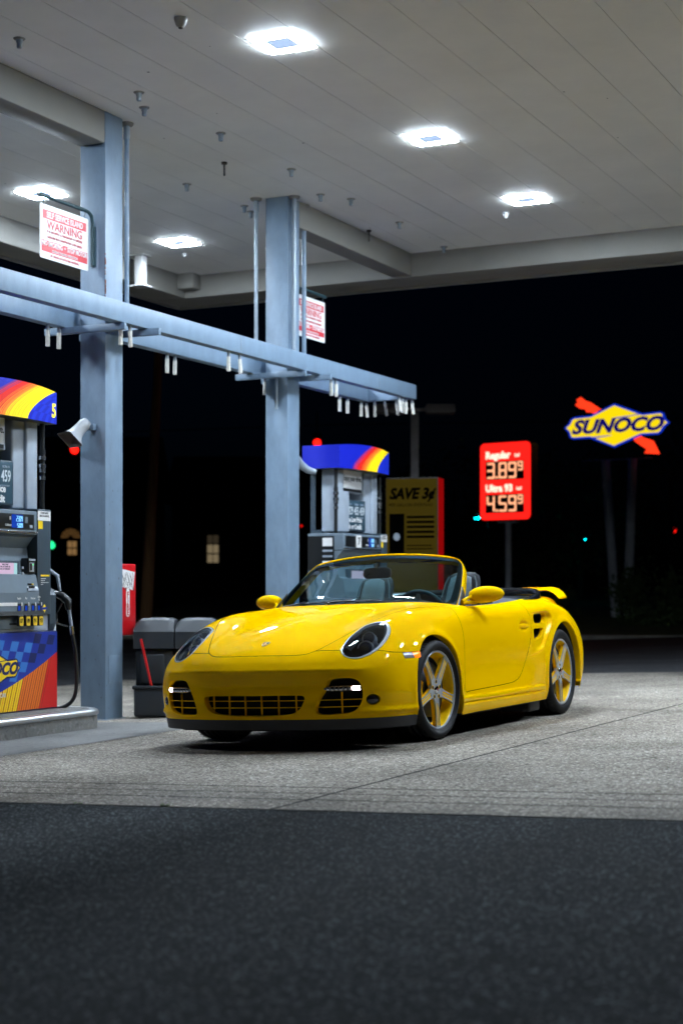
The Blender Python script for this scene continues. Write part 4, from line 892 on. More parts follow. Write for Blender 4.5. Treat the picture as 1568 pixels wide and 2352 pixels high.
# ---- trees, bushes
leafm=mat('leaf_dark',(.07,.12,.035),.8,noise=(5,.4)); barkm=mat('bark',(.05,.035,.025),.9)
def leaves(mb,c,rad,n,size,m,sq_=.8):
    c=np.array(c); 
    k=max(5,n//90); cl_=rng.normal(0,1,(k,3)); cl_/=np.linalg.norm(cl_,axis=1,keepdims=True); cl_*=rng.uniform(.35,1,(k,1))**.5; cl_[:,2]*=sq_
    for i in range(n):
        q=cl_[rng.integers(k)]+rng.normal(0,.17,3); p=c+q*rad
        a=rng.normal(0,1,3); a/=np.linalg.norm(a); b=np.cross(a,rng.normal(0,1,3)); b/=np.linalg.norm(b); s_=size*rng.uniform(.6,1.3)
        mb.add([p-a*s_,p-b*s_*.45,p+a*s_,p+b*s_*.45],[(0,1,2,3)],m)
def tree(px,cz,h,r,label,zg=.3,n=2200):
    p=at(px,cz,zg-.4); root=thing('leafy_tree',label,'tree',tuple(p),(0,0,0),'trees behind the signs')
    mb=MB(); mb.tube([(0,0,-.3),(.05,.02,h*.3),(-.05,.05,h*.55),(.05,0,h*.8)],[.16,.12,.09,.04],barkm,9)
    for k in range(5):
        t=k*1.26; mb.tube([(0,0,h*.4+.1*k),(r*.5*math.cos(t),r*.5*math.sin(t),h*.6+.1*k)],[.05,.02],barkm,6)
    mb.build('trunk',root)
    mb=MB(); leaves(mb,(0,0,h*.66),r,n,.14,leafm); mb.build('crown',root)
tree(1040,58,6.0,2.4,'dark leafy tree behind the lamp post and price sign'); tree(1255,56,4.6,2.2,'dark leafy tree between the two lit signs'); tree(1330,64,6.8,2.8,'taller dark tree just left of the lozenge sign poles'); tree(1540,60,7.5,3.0,'dark tree at the right edge behind the lozenge sign')
def bush(px,cz,z,r,label,n):
    p=at(px,cz,z); mb=MB(); leaves(mb,(0,0,r*.55),r,n,.09,leafm,.75); tag(mb.build('round_bush',None,tuple(p)),label,'bush','bushes on the verge')
bush(1495,44.5,-.05,1.15,'round dark bush right of the lozenge sign poles',2600)
bush(1215,47,.1,.8,'low dark bush right of the price sign pole',900); bush(1290,48,.1,.7,'smallest low bush in the gap between the lit signs',700)
# weeds in the joint at the road edge, fallen leaf
wg=mat('weed_green',(.10,.20,.03),.7)
mb=MB()
for (x,y,n) in ((-3.86,6.005,26),(-4.33,6.0,10),(-3.22,12.6,8)):
    for k in range(n):
        a=rng.uniform(0,6.28); l=rng.uniform(.008,.022); x_=x+rng.normal(0,.014); y_=y+rng.normal(0,.004); z_=gz(x_)
        mb.add([(x_,y_,z_),(x_+.004,y_,z_),(x_+l*math.cos(a),y_+l*math.sin(a),z_+l)],[(0,1,2)],wg)
o=mb.build('weeds'); o['kind']='stuff'
mb=MB(); mb.add([(-.05,0,0),(-.01,.012,.004),(.05,.002,0),(-.005,-.012,.003)],[(0,1,2,3)],mat('leaf_olive',(.10,.11,.04),.7)); tag(mb.build('fallen_leaf',None,(-4.02,12.62,.028),(0,0,.4)),'small olive leaf lying on the concrete behind the rear wheel','leaf')
# ================================================================ the car
paint=mat('yellow_paint',(.97,.545,.0),.45,0,.7,spec=0)
black_tr=mat('black_trim',(.012,.012,.013),.45,bump=(300,.2,.001))
lip_m=mat('lip_plastic',(.022,.022,.025),.5,bump=(400,.25,.001),noise=(6,.25))
void_m=mat('void_black',(.003,.003,.003),.9)
rubber=mat('tyre_rubber',(.010,.0105,.012),.62,spec=.25,bump=(160,.2,.002),noise=(14,.3))
alloy=mat('polished_alloy',(.42,.45,.50),.30,.3,.3)
wheel_y=mat('wheel_yellow',(.97,.58,.0),.4,0,.5,spec=.1)
chrome=mat('chrome',(.75,.77,.8),.12,1)
grey_ring=mat('lamp_ring',(.42,.45,.50),.35,.2,.4)
lamp_in=mat('lamp_inside',(.16,.23,.33),.22,.2,.6)
lens_glass=glass('lamp_glass',(.82,.88,.9),1.5)
smoke_glass=mat('smoked_lens',(.012,.012,.014),.08,0,1)
screen_glass=glass('windscreen_glass',(.44,.68,.72),1.35)
leather=mat('grey_leather',(.10,.135,.15),.6,spec=.2,bump=(220,.25,.001),noise=(9,.15))
leather_d=mat('dark_leather',(.012,.016,.020),.6,spec=.2,bump=(220,.25,.001),noise=(9,.2))
stitch=mat('seam',(.35,.37,.38),.6)
amber=mat('amber_lens',(.8,.22,.01),.25,0,.6,emit=(1,.17,.0),estr=1.3)
clear_l=mat('clear_marker',(.45,.42,.42),.25,.3,.8)
drl_e=emis('running_light',(1,.80,.82),9)
drl_off=mat('led_lens',(.35,.35,.37),.2,.7,.5)
silver_r=mat('reflector_silver',(.62,.68,.78),.35,.3); proj_lens=mat('projector_lens',(.03,.06,.16),.06,.3,1)
silver=mat('silver_trim',(.5,.52,.55),.3,.9)
gold=mat('badge_gold',(.75,.5,.12),.3,.8)
badge_red=mat('badge_red',(.35,.02,.02),.4)

def mesh_np(name,V,N,T,m,parent,mirror=True):
    """triangles with the smooth surface's own normals, mirrored to the other side"""
    if mirror:
        k=len(V); V=np.concatenate([V,V*[-1,1,1]]); N=np.concatenate([N,N*[-1,1,1]]); T=np.concatenate([T,T[:,::-1]+k])
    used,inv=np.unique(T.ravel(),return_inverse=True); V=V[used]; N=N[used]; T=inv.reshape(-1,3)
    # weld by position
    key=np.round(V*2e5).astype(np.int64); _,first,inv2=np.unique(key,axis=0,return_index=True,return_inverse=True)
    inv2=inv2.ravel(); V=V[first]; N=N[first]; T=inv2[T]
    ok=(T[:,0]!=T[:,1])&(T[:,1]!=T[:,2])&(T[:,0]!=T[:,2]); T=T[ok]
    me=bpy.data.meshes.new(name); me.vertices.add(len(V)); me.vertices.foreach_set('co',V.ravel())
    me.loops.add(len(T)*3); me.loops.foreach_set('vertex_index',T.ravel().astype(np.int32))
    me.polygons.add(len(T)); me.polygons.foreach_set('loop_start',np.arange(0,len(T)*3,3,dtype=np.int32))
    me.update(calc_edges=True); me.polygons.foreach_set('use_smooth',np.ones(len(T),bool)); me.validate()
    N=N/np.maximum(np.linalg.norm(N,axis=1,keepdims=True),1e-9)
    me.normals_split_custom_set_from_vertices(N.tolist()); me.materials.append(m)
    return link(name,me,parent)
def clip(mesh,F):
    """split a triangle mesh along F=0 -> (inside F<0, outside)"""
    V,N,T=mesh; f=F(V); f=np.where(np.abs(f)<1e-7,1e-7,f); s=f[T]<0; k=s.sum(1)
    ins=[T[k==3]]; out=[T[k==0]]; nv=[V]; nn=[N]; base=len(V)
    for cnt,lone_in in ((1,True),(2,False)):
        q=T[k==cnt]
        if not len(q): continue
        sq=f[q]<0; lone=np.argmax(sq if lone_in else ~sq,axis=1); r=np.arange(len(q))
        a=q[r,lone]; b=q[r,(lone+1)%3]; c=q[r,(lone+2)%3]
        tb=(f[a]/(f[a]-f[b]))[:,None]; tc=(f[a]/(f[a]-f[c]))[:,None]
        nv+= [V[a]+(V[b]-V[a])*tb, V[a]+(V[c]-V[a])*tc]; nn+=[N[a]+(N[b]-N[a])*tb, N[a]+(N[c]-N[a])*tc]
        ab=base+np.arange(len(q)); ac=ab+len(q); base+=2*len(q)
        t1=np.stack([a,ab,ac],1); t2=np.concatenate([np.stack([ab,b,c],1),np.stack([ab,c,ac],1)])
        (ins if lone_in else out).append(t1); (out if lone_in else ins).append(t2)
    V2=np.concatenate(nv); N2=np.concatenate(nn)
    return (V2,N2,np.concatenate(ins)),(V2,N2,np.concatenate(out))
def sd_poly(P,poly):
    """signed distance to a closed 2-D outline, negative inside"""
    out=np.full(len(P),9.0); lo=poly.min(0)-.06; hi=poly.max(0)+.06
    sel=np.where(((P>lo)&(P<hi)).all(1))[0]
    if not len(sel): return out
    Q=P[sel]; A=poly; B=np.roll(poly,-1,0); d=np.full(len(Q),9.0); ins=np.zeros(len(Q),bool)
    for a,b in zip(A,B):
        e=b-a; w_=Q-a; t=np.clip((w_@e)/max(e@e,1e-12),0,1); d=np.minimum(d,np.linalg.norm(w_-t[:,None]*e,axis=1))
        c=(a[1]>Q[:,1])!=(b[1]>Q[:,1])
        if abs(b[1]-a[1])>1e-12: ins^=c&(Q[:,0]<(b[0]-a[0])*(Q[:,1]-a[1])/(b[1]-a[1])+a[0])
    out[sel]=np.where(ins,-d,d); return out
# -------- outlines, metres in the car's own frame
SCOOP=catmull([(1.70,.775),(1.735,.806),(1.84,.815),(2.01,.812),(2.10,.79),(2.125,.745),(2.075,.68),(1.99,.60),(1.92,.535),(1.82,.50),(1.66,.478),(1.63,.50),(1.66,.58),(1.69,.68)],6)
SC_UP=catmull([(1.765,.765),(1.80,.786),(1.92,.790),(2.02,.787),(2.052,.768),(2.03,.735),(1.985,.715),(1.88,.713),(1.79,.715),(1.76,.735)],5)
SC_LO=catmull([(1.745,.674),(1.85,.679),(1.97,.679),(1.962,.655),(1.93,.625),(1.88,.606),(1.79,.594),(1.745,.602)],5)
DOOR=np.concatenate([catmull([(.50,.90),(.465,.78),(.457,.64),(.447,.50),(.425,.36),(.42,.287),(.50,.286),(.85,.291),(1.20,.298),(1.36,.310),(1.46,.345),(1.54,.42),(1.60,.50),(1.66,.62),(1.685,.74),(1.66,.86),(1.63,.95)],5,False),[(1.63,1.1),(.50,1.1)]])
HANDLE=np.array([(1.565+.092*math.cos(t),.703+.050*math.sin(t)) for t in np.linspace(0,2*math.pi,36,endpoint=False)])
HOOD=np.concatenate([catmull([(-.02,-.866),(.12,-.864),(.22,-.858),(.31,-.842),(.355,-.818),(.398,-.772),(.433,-.705),(.462,-.64),(.495,-.56),(.535,-.46),(.575,-.36),(.612,-.26),(.656,-.10),(.700,.17),(.722,.42)],5,False),[(.70,.62),(-.02,.62)]])
COCK=np.concatenate([[(-.02,.175)],catmull([(0,.175),(.15,.20),(.30,.27),(.45,.385),(.58,.50),(.68,.62),(.735,.70),(.758,.85),(.765,1.1),(.772,1.45),(.785,1.75),(.795,1.95),(.782,2.10),(.735,2.23),(.62,2.35),(.45,2.43),(.25,2.475),(0,2.49)],5,False),[(-.02,2.49)]])
GRILLE=catmull([(-.3,.346),(-.1,.346),(0,.346),(.15,.346),(.30,.345),(.352,.338),(.352,.305),(.325,.262),(.275,.234),(.18,.224),(.05,.219),(-.1,.219),(-.3,.219)],5)
INTAKE=catmull([(.488,.405),(.512,.440),(.577,.448),(.640,.443),(.678,.418),(.694,.36),(.687,.297),(.657,.25),(.607,.228),(.52,.221),(.441,.224),(.419,.252),(.44,.318),(.468,.367)],5)
FOG=np.array([(.742+.033*math.cos(t),.308+.034*math.sin(t)) for t in np.linspace(0,2*math.pi,32,endpoint=False)])
MARK=np.array([(-.498,.583),(-.33,.583),(-.325,.545),(-.50,.545)])
HL_AX=Vector((.34,-.72,.60)).normalized(); HL_U=Vector((0,0,1)).cross(HL_AX).normalized(); HL_V=HL_AX.cross(HL_U)
HLM=np.array([HL_U,HL_V,HL_AX])
HL3=np.array([(.534,-.755,.614),(.527,-.70,.650),(.528,-.62,.691),(.540,-.53,.730),(.556,-.45,.760),(.597,-.40,.776),(.643,-.372,.779),(.680,-.377,.769),(.708,-.397,.745),(.728,-.432,.712),(.738,-.48,.679),(.741,-.54,.647),(.735,-.605,.614),(.718,-.665,.587),(.691,-.715,.566),(.656,-.755,.554),(.620,-.775,.553),(.590,-.786,.563),(.556,-.782,.585)])
HL_O=catmull((HL3@HLM.T)[:,:2],4); HLC=HL_O.mean(0)
def shrink(poly,d):
    nx=np.roll(poly,-1,0)-np.roll(poly,1,0); n_=np.stack([nx[:,1],-nx[:,0]],1); n_/=np.linalg.norm(n_,axis=1,keepdims=True)
    if np.sum((poly-poly.mean(0))*n_)<0: n_=-n_
    return poly-n_*(d[:,None] if hasattr(d,'__len__') else d)
AR=((-.055,.325,.358,1.085),(2.355,.333,.388,1.0))   # centre y, centre z, height radius, length factor
def gline(x): return np.interp(x,[0,.42,.57,.75,.80,.84,.9],[.5885,.613,.611,.601,.588,.583,.583])

S=body_grid(640,340)
X,Y,Z=S[...,0],S[...,1],S[...,2]
# wheel-arch flares
for cy,cz,r,ey in AR:
    d=np.hypot((Y-cy)/ey,Z-cz); wx=sstep(.70,.80,X)
    S[...,0]=S[...,0]+wx*(.011*gauss(d-r-.012,.030))
# flange low on the bumper corner, hollow round the fog lamp
wf=sstep(.62,.80,X)*(Y<-.3)
S[...,1]-=wf*.012*gauss(Z-.238,.016); S[...,0]+=wf*.006*gauss(Z-.238,.016)
dfg=np.hypot(X-.742,Z-.308); wfr=(Y<-.5)
S[...,1]+=wfr*.012*gauss(dfg,.05)
# hollow sheet between bonnet and bumper corner below the lamp

# crest along the nose
S[...,1]-=(Y<-.6)*.007*gauss(Z-.497,.017)*(1-sstep(.66,.76,X))
# sill step
wy=sstep(.28,.40,Y)*(1-sstep(1.80,1.95,Y))*(X>.7)
S[...,0]+=wy*.012*(1-sstep(.245,.262,Z)); S[...,0]-=wy*.010*gauss(Z-.212,.006)
# side scoop panel and door-handle dish, pressed in
side=X>.6
P2=np.stack([Y.ravel(),Z.ravel()],1)
dsc=sd_poly(P2,SCOOP).reshape(X.shape); press=sstep(0,.035,-dsc)
ramp=np.clip((Y-1.66)/.40,0,1)
S[...,0]-=side*press*(.004+.030*ramp*sstep(.50,.56,Z))
S[...,0]-=side*.004*gauss(dsc,.0035)
dh=sd_poly(P2,HANDLE).reshape(X.shape)
S[...,0]-=side*(.020*sstep(0,.040,-dh)+.003*gauss(dh,.003))
Nn=grid_normals(S)
nv_,nu_,_=S.shape; idx=np.arange(nv_*nu_).reshape(nv_,nu_)
a_,b_,c_,d_=idx[:-1,:-1].ravel(),idx[:-1,1:].ravel(),idx[1:,1:].ravel(),idx[1:,:-1].ravel()
TT=np.concatenate([np.stack([a_,c_,b_],1),np.stack([a_,d_,c_],1)])
V0=S.reshape(-1,3).copy(); N0=Nn.reshape(-1,3).copy()
if (N0[idx[2,300]][2])<0: N0=-N0
fn=np.cross(V0[TT[:,1]]-V0[TT[:,0]],V0[TT[:,2]]-V0[TT[:,0]]); 
if np.sum(fn*N0[TT[:,0]])<0: TT=TT[:,::-1].copy()
base=(V0,N0,TT)
bvh=BVHTree.FromPolygons(V0.tolist(),TT.tolist())
def onsurf(p,d,off=0.0):
    h=bvh.ray_cast(Vector(p),Vector(d))
    if h[0] is None: h=bvh.find_nearest(Vector(p))
    q,n_=h[0],h[1]
    if n_.dot(Vector(d))>0: n_=-n_
    return q-n_*off,n_
def from_front(x,z,off=0): return onsurf((x,-2,z),(0,1,0),off)
def from_side(y,z,off=0): return onsurf((2,y,z),(-1,0,0),off)
def from_lamp(u,v,off=0):
    p=HL_U*u+HL_V*v+HL_AX*3; return onsurf(p,-HL_AX,off)
def from_top(x,y,off=0): return onsurf((x,y,3),(0,0,-1),off)

F_low=lambda V:.132-V[:,2]                          # below the lip: nothing
def F_arch(V):
    f=np.full(len(V),-9.0)
    for cy,cz,r,ey in AR:
        g=np.where(V[:,2]<cz,r-np.abs(V[:,1]-cy)/ey,r-np.hypot((V[:,1]-cy)/ey,V[:,2]-cz)); f=np.maximum(f,np.where(V[:,0]>.52,g,-9))
    return f
def top_mask(poly,zmin): return lambda V: np.where(V[:,2]>zmin,-sd_poly(V[:,:2],poly),-9)
def front_mask(poly): return lambda V: np.where((V[:,1]<-.5)&(V[:,2]<.6),-sd_poly(V[:,[0,2]],poly),-9)
def side_mask(poly): return lambda V: np.where(V[:,0]>.6,-sd_poly(V[:,[1,2]],poly),-9)
def lamp_mask(poly): return lambda V: np.where((V[:,1]<-.3)&(V[:,0]>.4),-sd_poly((V@HLM.T)[:,:2],poly),-9)
body=base
for F in (F_low,F_arch,top_mask(COCK,.80),lamp_mask(HL_O),front_mask(GRILLE),front_mask(INTAKE),front_mask(FOG),side_mask(SC_UP),side_mask(SC_LO),side_mask(MARK)):
    body,_=clip(body,F)
G=.0021
# black lip
lip,body=clip(body,lambda V:np.where(V[:,1]<-.34,V[:,2]-.194,9))
_,body=clip(body,lambda V:np.where(V[:,1]<-.34,V[:,2]-.1965,9))
# door
fd=lambda V:np.where((V[:,0]>.60),sd_poly(V[:,[1,2]],DOOR),9)
door,body=clip(body,lambda V:fd(V)+G); _,body=clip(body,lambda V:fd(V)-G)
# bonnet
fh=lambda V:np.where((V[:,2]>.56)&(V[:,1]<.7),sd_poly(V[:,:2],HOOD),9)
bonnet,body=clip(body,lambda V:fh(V)+G); _,body=clip(body,lambda V:fh(V)-G)
# front bumper
fb=lambda V:np.where(V[:,1]<-.15,V[:,2]-gline(V[:,0]),9)
bumper,body=clip(body,lambda V:fb(V)+G*.8); _,body=clip(body,lambda V:fb(V)-G*.8)
# rear bumper
fr=lambda V:np.where(V[:,1]>2.4,np.maximum(2.78-V[:,1],V[:,2]-.60),9)
rbump,body=clip(body,lambda V:fr(V)+G*.8); _,body=clip(body,lambda V:fr(V)-G*.8)

CARX,CARY=-4.855,9.485
car=thing('convertible_car','yellow open-top sports car with a raised rear wing parked on the forecourt','car',
          (CARX,CARY,.038*(CARX+4.01)+.022),(0,-math.atan(.038),0))
mesh_np('body',*body,paint,car); mesh_np('bonnet',*bonnet,paint,car); fbump=mesh_np('front_bumper',*bumper,paint,car)
mesh_np('lip_spoiler',*lip,lip_m,car); mesh_np('rear_bumper',*rbump,paint,car)
def half_obj(name,mesh,m,sgn):
    V,N,T=mesh
    if sgn<0: V=V*[-1,1,1]; N=N*[-1,1,1]; T=T[:,::-1]
    return mesh_np(name,V,N,T,m,car,mirror=False)
doors=[half_obj('door',door,paint,s) for s in (1,-1)]
# dark inner shell seen through the gaps
off=np.where((V0[:,1]<-.55)&(V0[:,2]<.56),.075,.011)[:,None]
off=off+np.where((V0[:,0]>.6)&(V0[:,1]>1.60)&(V0[:,1]<2.2)&(V0[:,2]>.45)&(V0[:,2]<.84),.10,0)[:,None]
off=off+np.where(((V0-np.array([.66,-.6,.68]))**2).sum(1)<.16**2,.06,0)[:,None]
shell=(V0-N0*off,N0,TT)
for F in (lambda V:.13-V[:,2],lambda V:F_arch(V),top_mask(COCK,.76)): shell,_=clip(shell,F)
mesh_np('inner_shell',*shell,void_m,car)

def both(fn,name,parent=None):
    """build the same detail for the driver's side and mirrored for the far side"""
    out=[]
    for s in (1,-1):
        mb=MB(); fn(mb); mb.v=[(s*x,y,z) for x,y,z in mb.v]; out.append(mb.build(name,parent or car))
    return out
def rim(mb,pts,nrm,dirn,rows,m,closed=True):
    """turned-in edge: rows=(inward along dirn, towards the middle of the outline)"""
    c=Vector((0,0,0))
    for p in pts: c+=p
    c/=len(pts); G_=[]
    for back,inn in rows:
        G_.append([tuple(p+dirn*back+((c-p)-dirn*((c-p).dot(dirn))).normalized()*inn) for p in pts])
    if closed:
        for g in G_: g.append(g[0])
    mb.grid(G_,m,True)
def outline(poly,fn):
    pts=[];ns=[]
    for u,v in poly:
        p,n_=fn(float(u),float(v)); pts.append(p); ns.append(n_)
    return pts,ns
yb=Vector((0,1,0)); xin=Vector((-1,0,0))
# front openings: painted returns, dark ducts, bars
mb=MB(); g2=np.concatenate([GRILLE[GRILLE[:,0]>=-.001]]); g2=g2[np.argsort(-np.arctan2(g2[:,1]-.283,g2[:,0]))]
full=np.concatenate([g2,(g2*[-1,1])[::-1]])
pts=[]
for x,z in full:
    p,_n=from_front(abs(float(x)),float(z)); pts.append(Vector((math.copysign(p.x,x),p.y,p.z)))
rim(mb,pts,None,yb,((0,0),(.004,.0015),(.012,.003),(.05,.004)),paint); rim(mb,pts,None,yb,((.05,.004),(.13,.01)),void_m)
mb.build('grille_surround',fbump)
def barrow(mb,xs,z,dep,hh,m):
    P_=[from_front(abs(x),z)[0] for x in xs]
    for k in range(len(xs)-1):
        a,b=P_[k],P_[k+1]; ax,bx=xs[k],xs[k+1]
        vs=[(ax,a.y+dep,z-hh),(ax,a.y+dep,z+hh),(ax,a.y+dep+.02,z+hh),(ax,a.y+dep+.02,z-hh),(bx,b.y+dep,z-hh),(bx,b.y+dep,z+hh),(bx,b.y+dep+.02,z+hh),(bx,b.y+dep+.02,z-hh)]
        mb.add(vs,[(0,1,5,4),(1,2,6,5),(2,3,7,6),(3,0,4,7)],m,False)
mb=MB(); xs=list(np.linspace(-.345,.345,25))
barrow(mb,xs,.313,.016,.0022,paint); barrow(mb,xs[1:-1],.271,.016,.0022,paint)
for x in (-.292,-.175,-.058,.058,.175,.292):
    y=from_front(abs(x),.28)[0].y; mb.box((x-.0018,y+.02,.222),(x+.0018,y+.036,.344),paint)
mb.build('grille',fbump)
def intake(mb):
    pts,ns=outline(INTAKE,from_front)
    rim(mb,pts,ns,yb,((0,0),(.004,.002),(.012,.004),(.035,.006)),paint); rim(mb,pts,ns,yb,((.035,.006),(.14,.02)),void_m)
    barrow(mb,list(np.linspace(.432,.690,12)),.313,.016,.0022,paint); barrow(mb,list(np.linspace(.425,.675,12)),.270,.016,.0022,paint)
    y=from_front(.572,.29)[0].y; mb.box((.570,y+.018,.222),(.574,y+.034,.36),paint)
both(intake,'side_intake',fbump)
def drl(mb):
    xs=np.linspace(.474,.684,22); n=len(xs); G_=[]
    for dz,dy in ((-.017,.02),(-.017,.0),(.0,-.006),(.016,.002),(.016,.02)):
        G_.append([(x,from_front(float(x),.382)[0].y+dy+.004,.382+dz*(.35+.65*min(1,(x-.468)/.05))) for x in xs])
    mb.grid(G_,drl_off,True)
    for k in range(6):
        x=.492+k*.026; y=from_front(x,.382)[0].y; mb.box((x,y-.006,.370),(x+.017,y+.004,.394),chrome,.003)
def drl_lit(mb):
    xs=np.linspace(.640,.682,8)
    G_=[[(x,from_front(float(x),.382)[0].y+dy,.382+dz) for x in xs] for dz,dy in ((-.013,.002),(0,-.006),(.013,.0))]
    mb.grid(G_,drl_e,True)
for o,s in zip(both(drl,'running_light'),(1,-1)):
    mb=MB(); drl_lit(mb); mb.v=[(s*x,y,z) for x,y,z in mb.v]; mb.build('lit_led',o)
def fog(mb):
    pts,ns=outline(FOG,from_front); c=sum(pts,Vector())/len(pts); d=(-(sum(ns,Vector())/len(ns))).normalized()
    rim(mb,pts,ns,d,((0,0),(.004,.001),(.012,.003)),paint)
    G_=[]
    for f,o in ((1,.010),(.93,.004),(.7,-.003),(.4,-.006),(.02,-.007)):
        G_.append([tuple(c+(p-c)*f*.93+d*(o+.002)) for p in pts+[pts[0]]])
    mb.grid(G_,smoke_glass,True)
both(fog,'fog_lamp')
def marker(mb):
    def q(y0,y1,z0,z1,m):
        ys=np.linspace(y0,y1,6); G_=[[tuple(from_side(float(y),z,-.003 if 0<k<3 else .004)[0]) for y in ys] for k,z in enumerate((z0,z0+.004,z1-.004,z1))]
        mb.grid(G_,m,True)
    q(-.500,-.405,.545,.583,clear_l); q(-.405,-.327,.545,.583,amber)
both(marker,'side_marker')
# side scoop: returns and vanes, handle, mirror below
def scoop(mb):
    for poly in (SC_UP,SC_LO):
        pts,ns=outline(poly,from_side)
        rim(mb,pts,ns,xin,((0,0),(.003,.002),(.010,.004),(.03,.006)),paint); rim(mb,pts,ns,xin,((.03,.006),(.12,.01)),void_m)
both(scoop,'air_scoop')
def handle(mb):
    secs=[]
    for k,y in enumerate(np.linspace(1.475,1.655,13)):
        f=math.sin(math.pi*k/12)**.35 if 0<k<12 else .35
        c=from_side(float(y),.703)[0]; x0=from_side(1.44,.703)[0].x+(from_side(1.69,.703)[0].x-from_side(1.44,.703)[0].x)*(y-1.44)/.25
        secs.append([(x0-.004+.009*math.cos(t)*f,y,.703+.021*math.sin(t)*f) for t in np.linspace(0,2*math.pi,12,endpoint=False)])
    mb.loft(secs,paint)
for s,dr in zip((1,-1),doors):
    mb=MB(); handle(mb); mb.v=[(s*x,y,z) for x,y,z in mb.v]; mb.build('door_handle',dr)
# headlights
HL_L=shrink(HL_O,np.interp(np.arange(len(HL_O))/len(HL_O)*19,[0,2,4,6,8,10,12,14,16,18,19],[.009,.010,.013,.020,.025,.024,.019,.014,.010,.009,.009]))
def lampc():
    pts,_n=outline(HL_L,from_lamp); return pts,sum(pts,Vector())/len(pts)
def lamp_ring(mb):
    po,_=outline(HL_O,lambda u,v:from_lamp(u,v,.001)); pl,_=outline(HL_L,lambda u,v:from_lamp(u,v,-.002)); pk,_=outline(shrink(HL_O,.0025),lambda u,v:from_lamp(u,v,.003))
    pm,_=outline(shrink(HL_O,.004),lambda u,v:from_lamp(u,v,-.002)); pi,_=outline(shrink(HL_L,.003),lambda u,v:from_lamp(u,v,.002)); pj,_=outline(shrink(HL_L,.009),lambda u,v:from_lamp(u,v,.010))
    L=lambda P_:[tuple(p) for p in P_+[P_[0]]]
    mb.grid([L([p-HL_AX*.03 for p in po]),L(po),L(pk)],black_tr); mb.grid([L(pk),L(pm)],grey_ring); mb.grid([L(pm),L(pl)],grey_ring); mb.grid([L(pl),L(pi)],black_tr); mb.grid([L(pi),L(pj)],silver_r)
def lamp_lens(mb):
    pts,c=lampc(); G_=[]
    for f in (1,.92,.8,.62,.42,.2,.02):
        row=[]
        for p in pts+[pts[0]]:
            q=c+(p-c)*f; h=bvh.ray_cast(q+HL_AX*.3,-HL_AX); b=h[0] if h[0] else q
            row.append(tuple(b+HL_AX*(.0015+.004*(1-f**4))))
        G_.append(row)
    mb.grid(G_,lens_glass)
def lamp_bowl(mb):
    pts,c=lampc(); pts=[p-HL_AX*.004 for p in pts]; G_=[]
    for f,d in ((.93,.012),(.91,.02),(.90,.03)): G_.append([tuple(c+(p-c)*f-HL_AX*d) for p in pts+[pts[0]]])
    mb.grid(G_,silver_r); G_=[]
    for f,d in ((.90,.03),(.88,.055),(.6,.075),(.02,.085)): G_.append([tuple(c+(p-c)*f-HL_AX*d) for p in pts+[pts[0]]])
    mb.grid(G_,lamp_in)
def lamp_bulbs(mb):
    pts,c=lampc()
    def unit(cc,r,m,ring):
        fwd=Vector((.12,-.93,.35)).normalized(); a=fwd.orthogonal().normalized(); b=fwd.cross(a)
        def circ(rr,d): return [tuple(cc+a*math.cos(t)*rr+b*math.sin(t)*rr+fwd*d) for t in np.linspace(0,2*math.pi,25)]
        mb.grid([circ(r*1.25,-.04),circ(r*1.25,.0),circ(r*1.12,.006),circ(r,.0)],ring)
        mb.grid([circ(r*math.cos(t),r*.55*math.sin(t)) for t in np.linspace(0,1.55,7)],m)
    unit(c+HL_V*.036+HL_U*.014-HL_AX*.030,.036,proj_lens,silver_r)
    unit(c-HL_V*.034-HL_U*.010-HL_AX*.040,.043,proj_lens,silver_r)
    unit(c-HL_V*.005+HL_U*.052-HL_AX*.030,.012,silver_r,silver_r)
rings=both(lamp_ring,'headlight')
for s,rg in zip((1,-1),rings):
    for nm,fn in (('lens',lamp_lens),('reflector',lamp_bowl),('projector',lamp_bulbs)):
        mb=MB(); fn(mb); mb.v=[(s*x,y,z) for x,y,z in mb.v]; mb.build(nm,rg)
# wheel-arch returns and liners
def arch(mb,cy,cz,r,ey):
    pts=[]
    path=[(cy+ey*r,z) for z in np.linspace(.145,cz,8)[:-1]]+[(cy+ey*r*math.cos(t),cz+r*math.sin(t)) for t in np.linspace(0,math.pi,60)]+[(cy-ey*r,z) for z in np.linspace(cz,.145,8)[1:]]
    for y,z in path:
        p,_n=from_side(y,z); pts.append(p)
    G_=[[tuple(p) for p in pts]]
    for dx,dr in ((.003,.003),(.012,.004),(.05,.002)): G_.append([(p.x-dx,cy+(p.y-cy)*(1-dr/r),cz+(p.z-cz)*(1-dr/r)) for p in pts])
    mb.grid(G_,paint)
    G2=[G_[-1],[(.50,cy+(p.y-cy)*1.02,cz+(p.z-cz)*1.02) for p in pts]]
    mb.grid(G2,void_m)
    mb.add([(.50,cy+r*1.05*math.cos(t),max(.1,cz+r*1.05*math.sin(t))) for t in np.linspace(0,2*math.pi,32,endpoint=False)],[tuple(range(32))],void_m)
for cy,cz,r,ey in AR: both(lambda mb:arch(mb,cy,cz,r,ey),'wheel_arch')
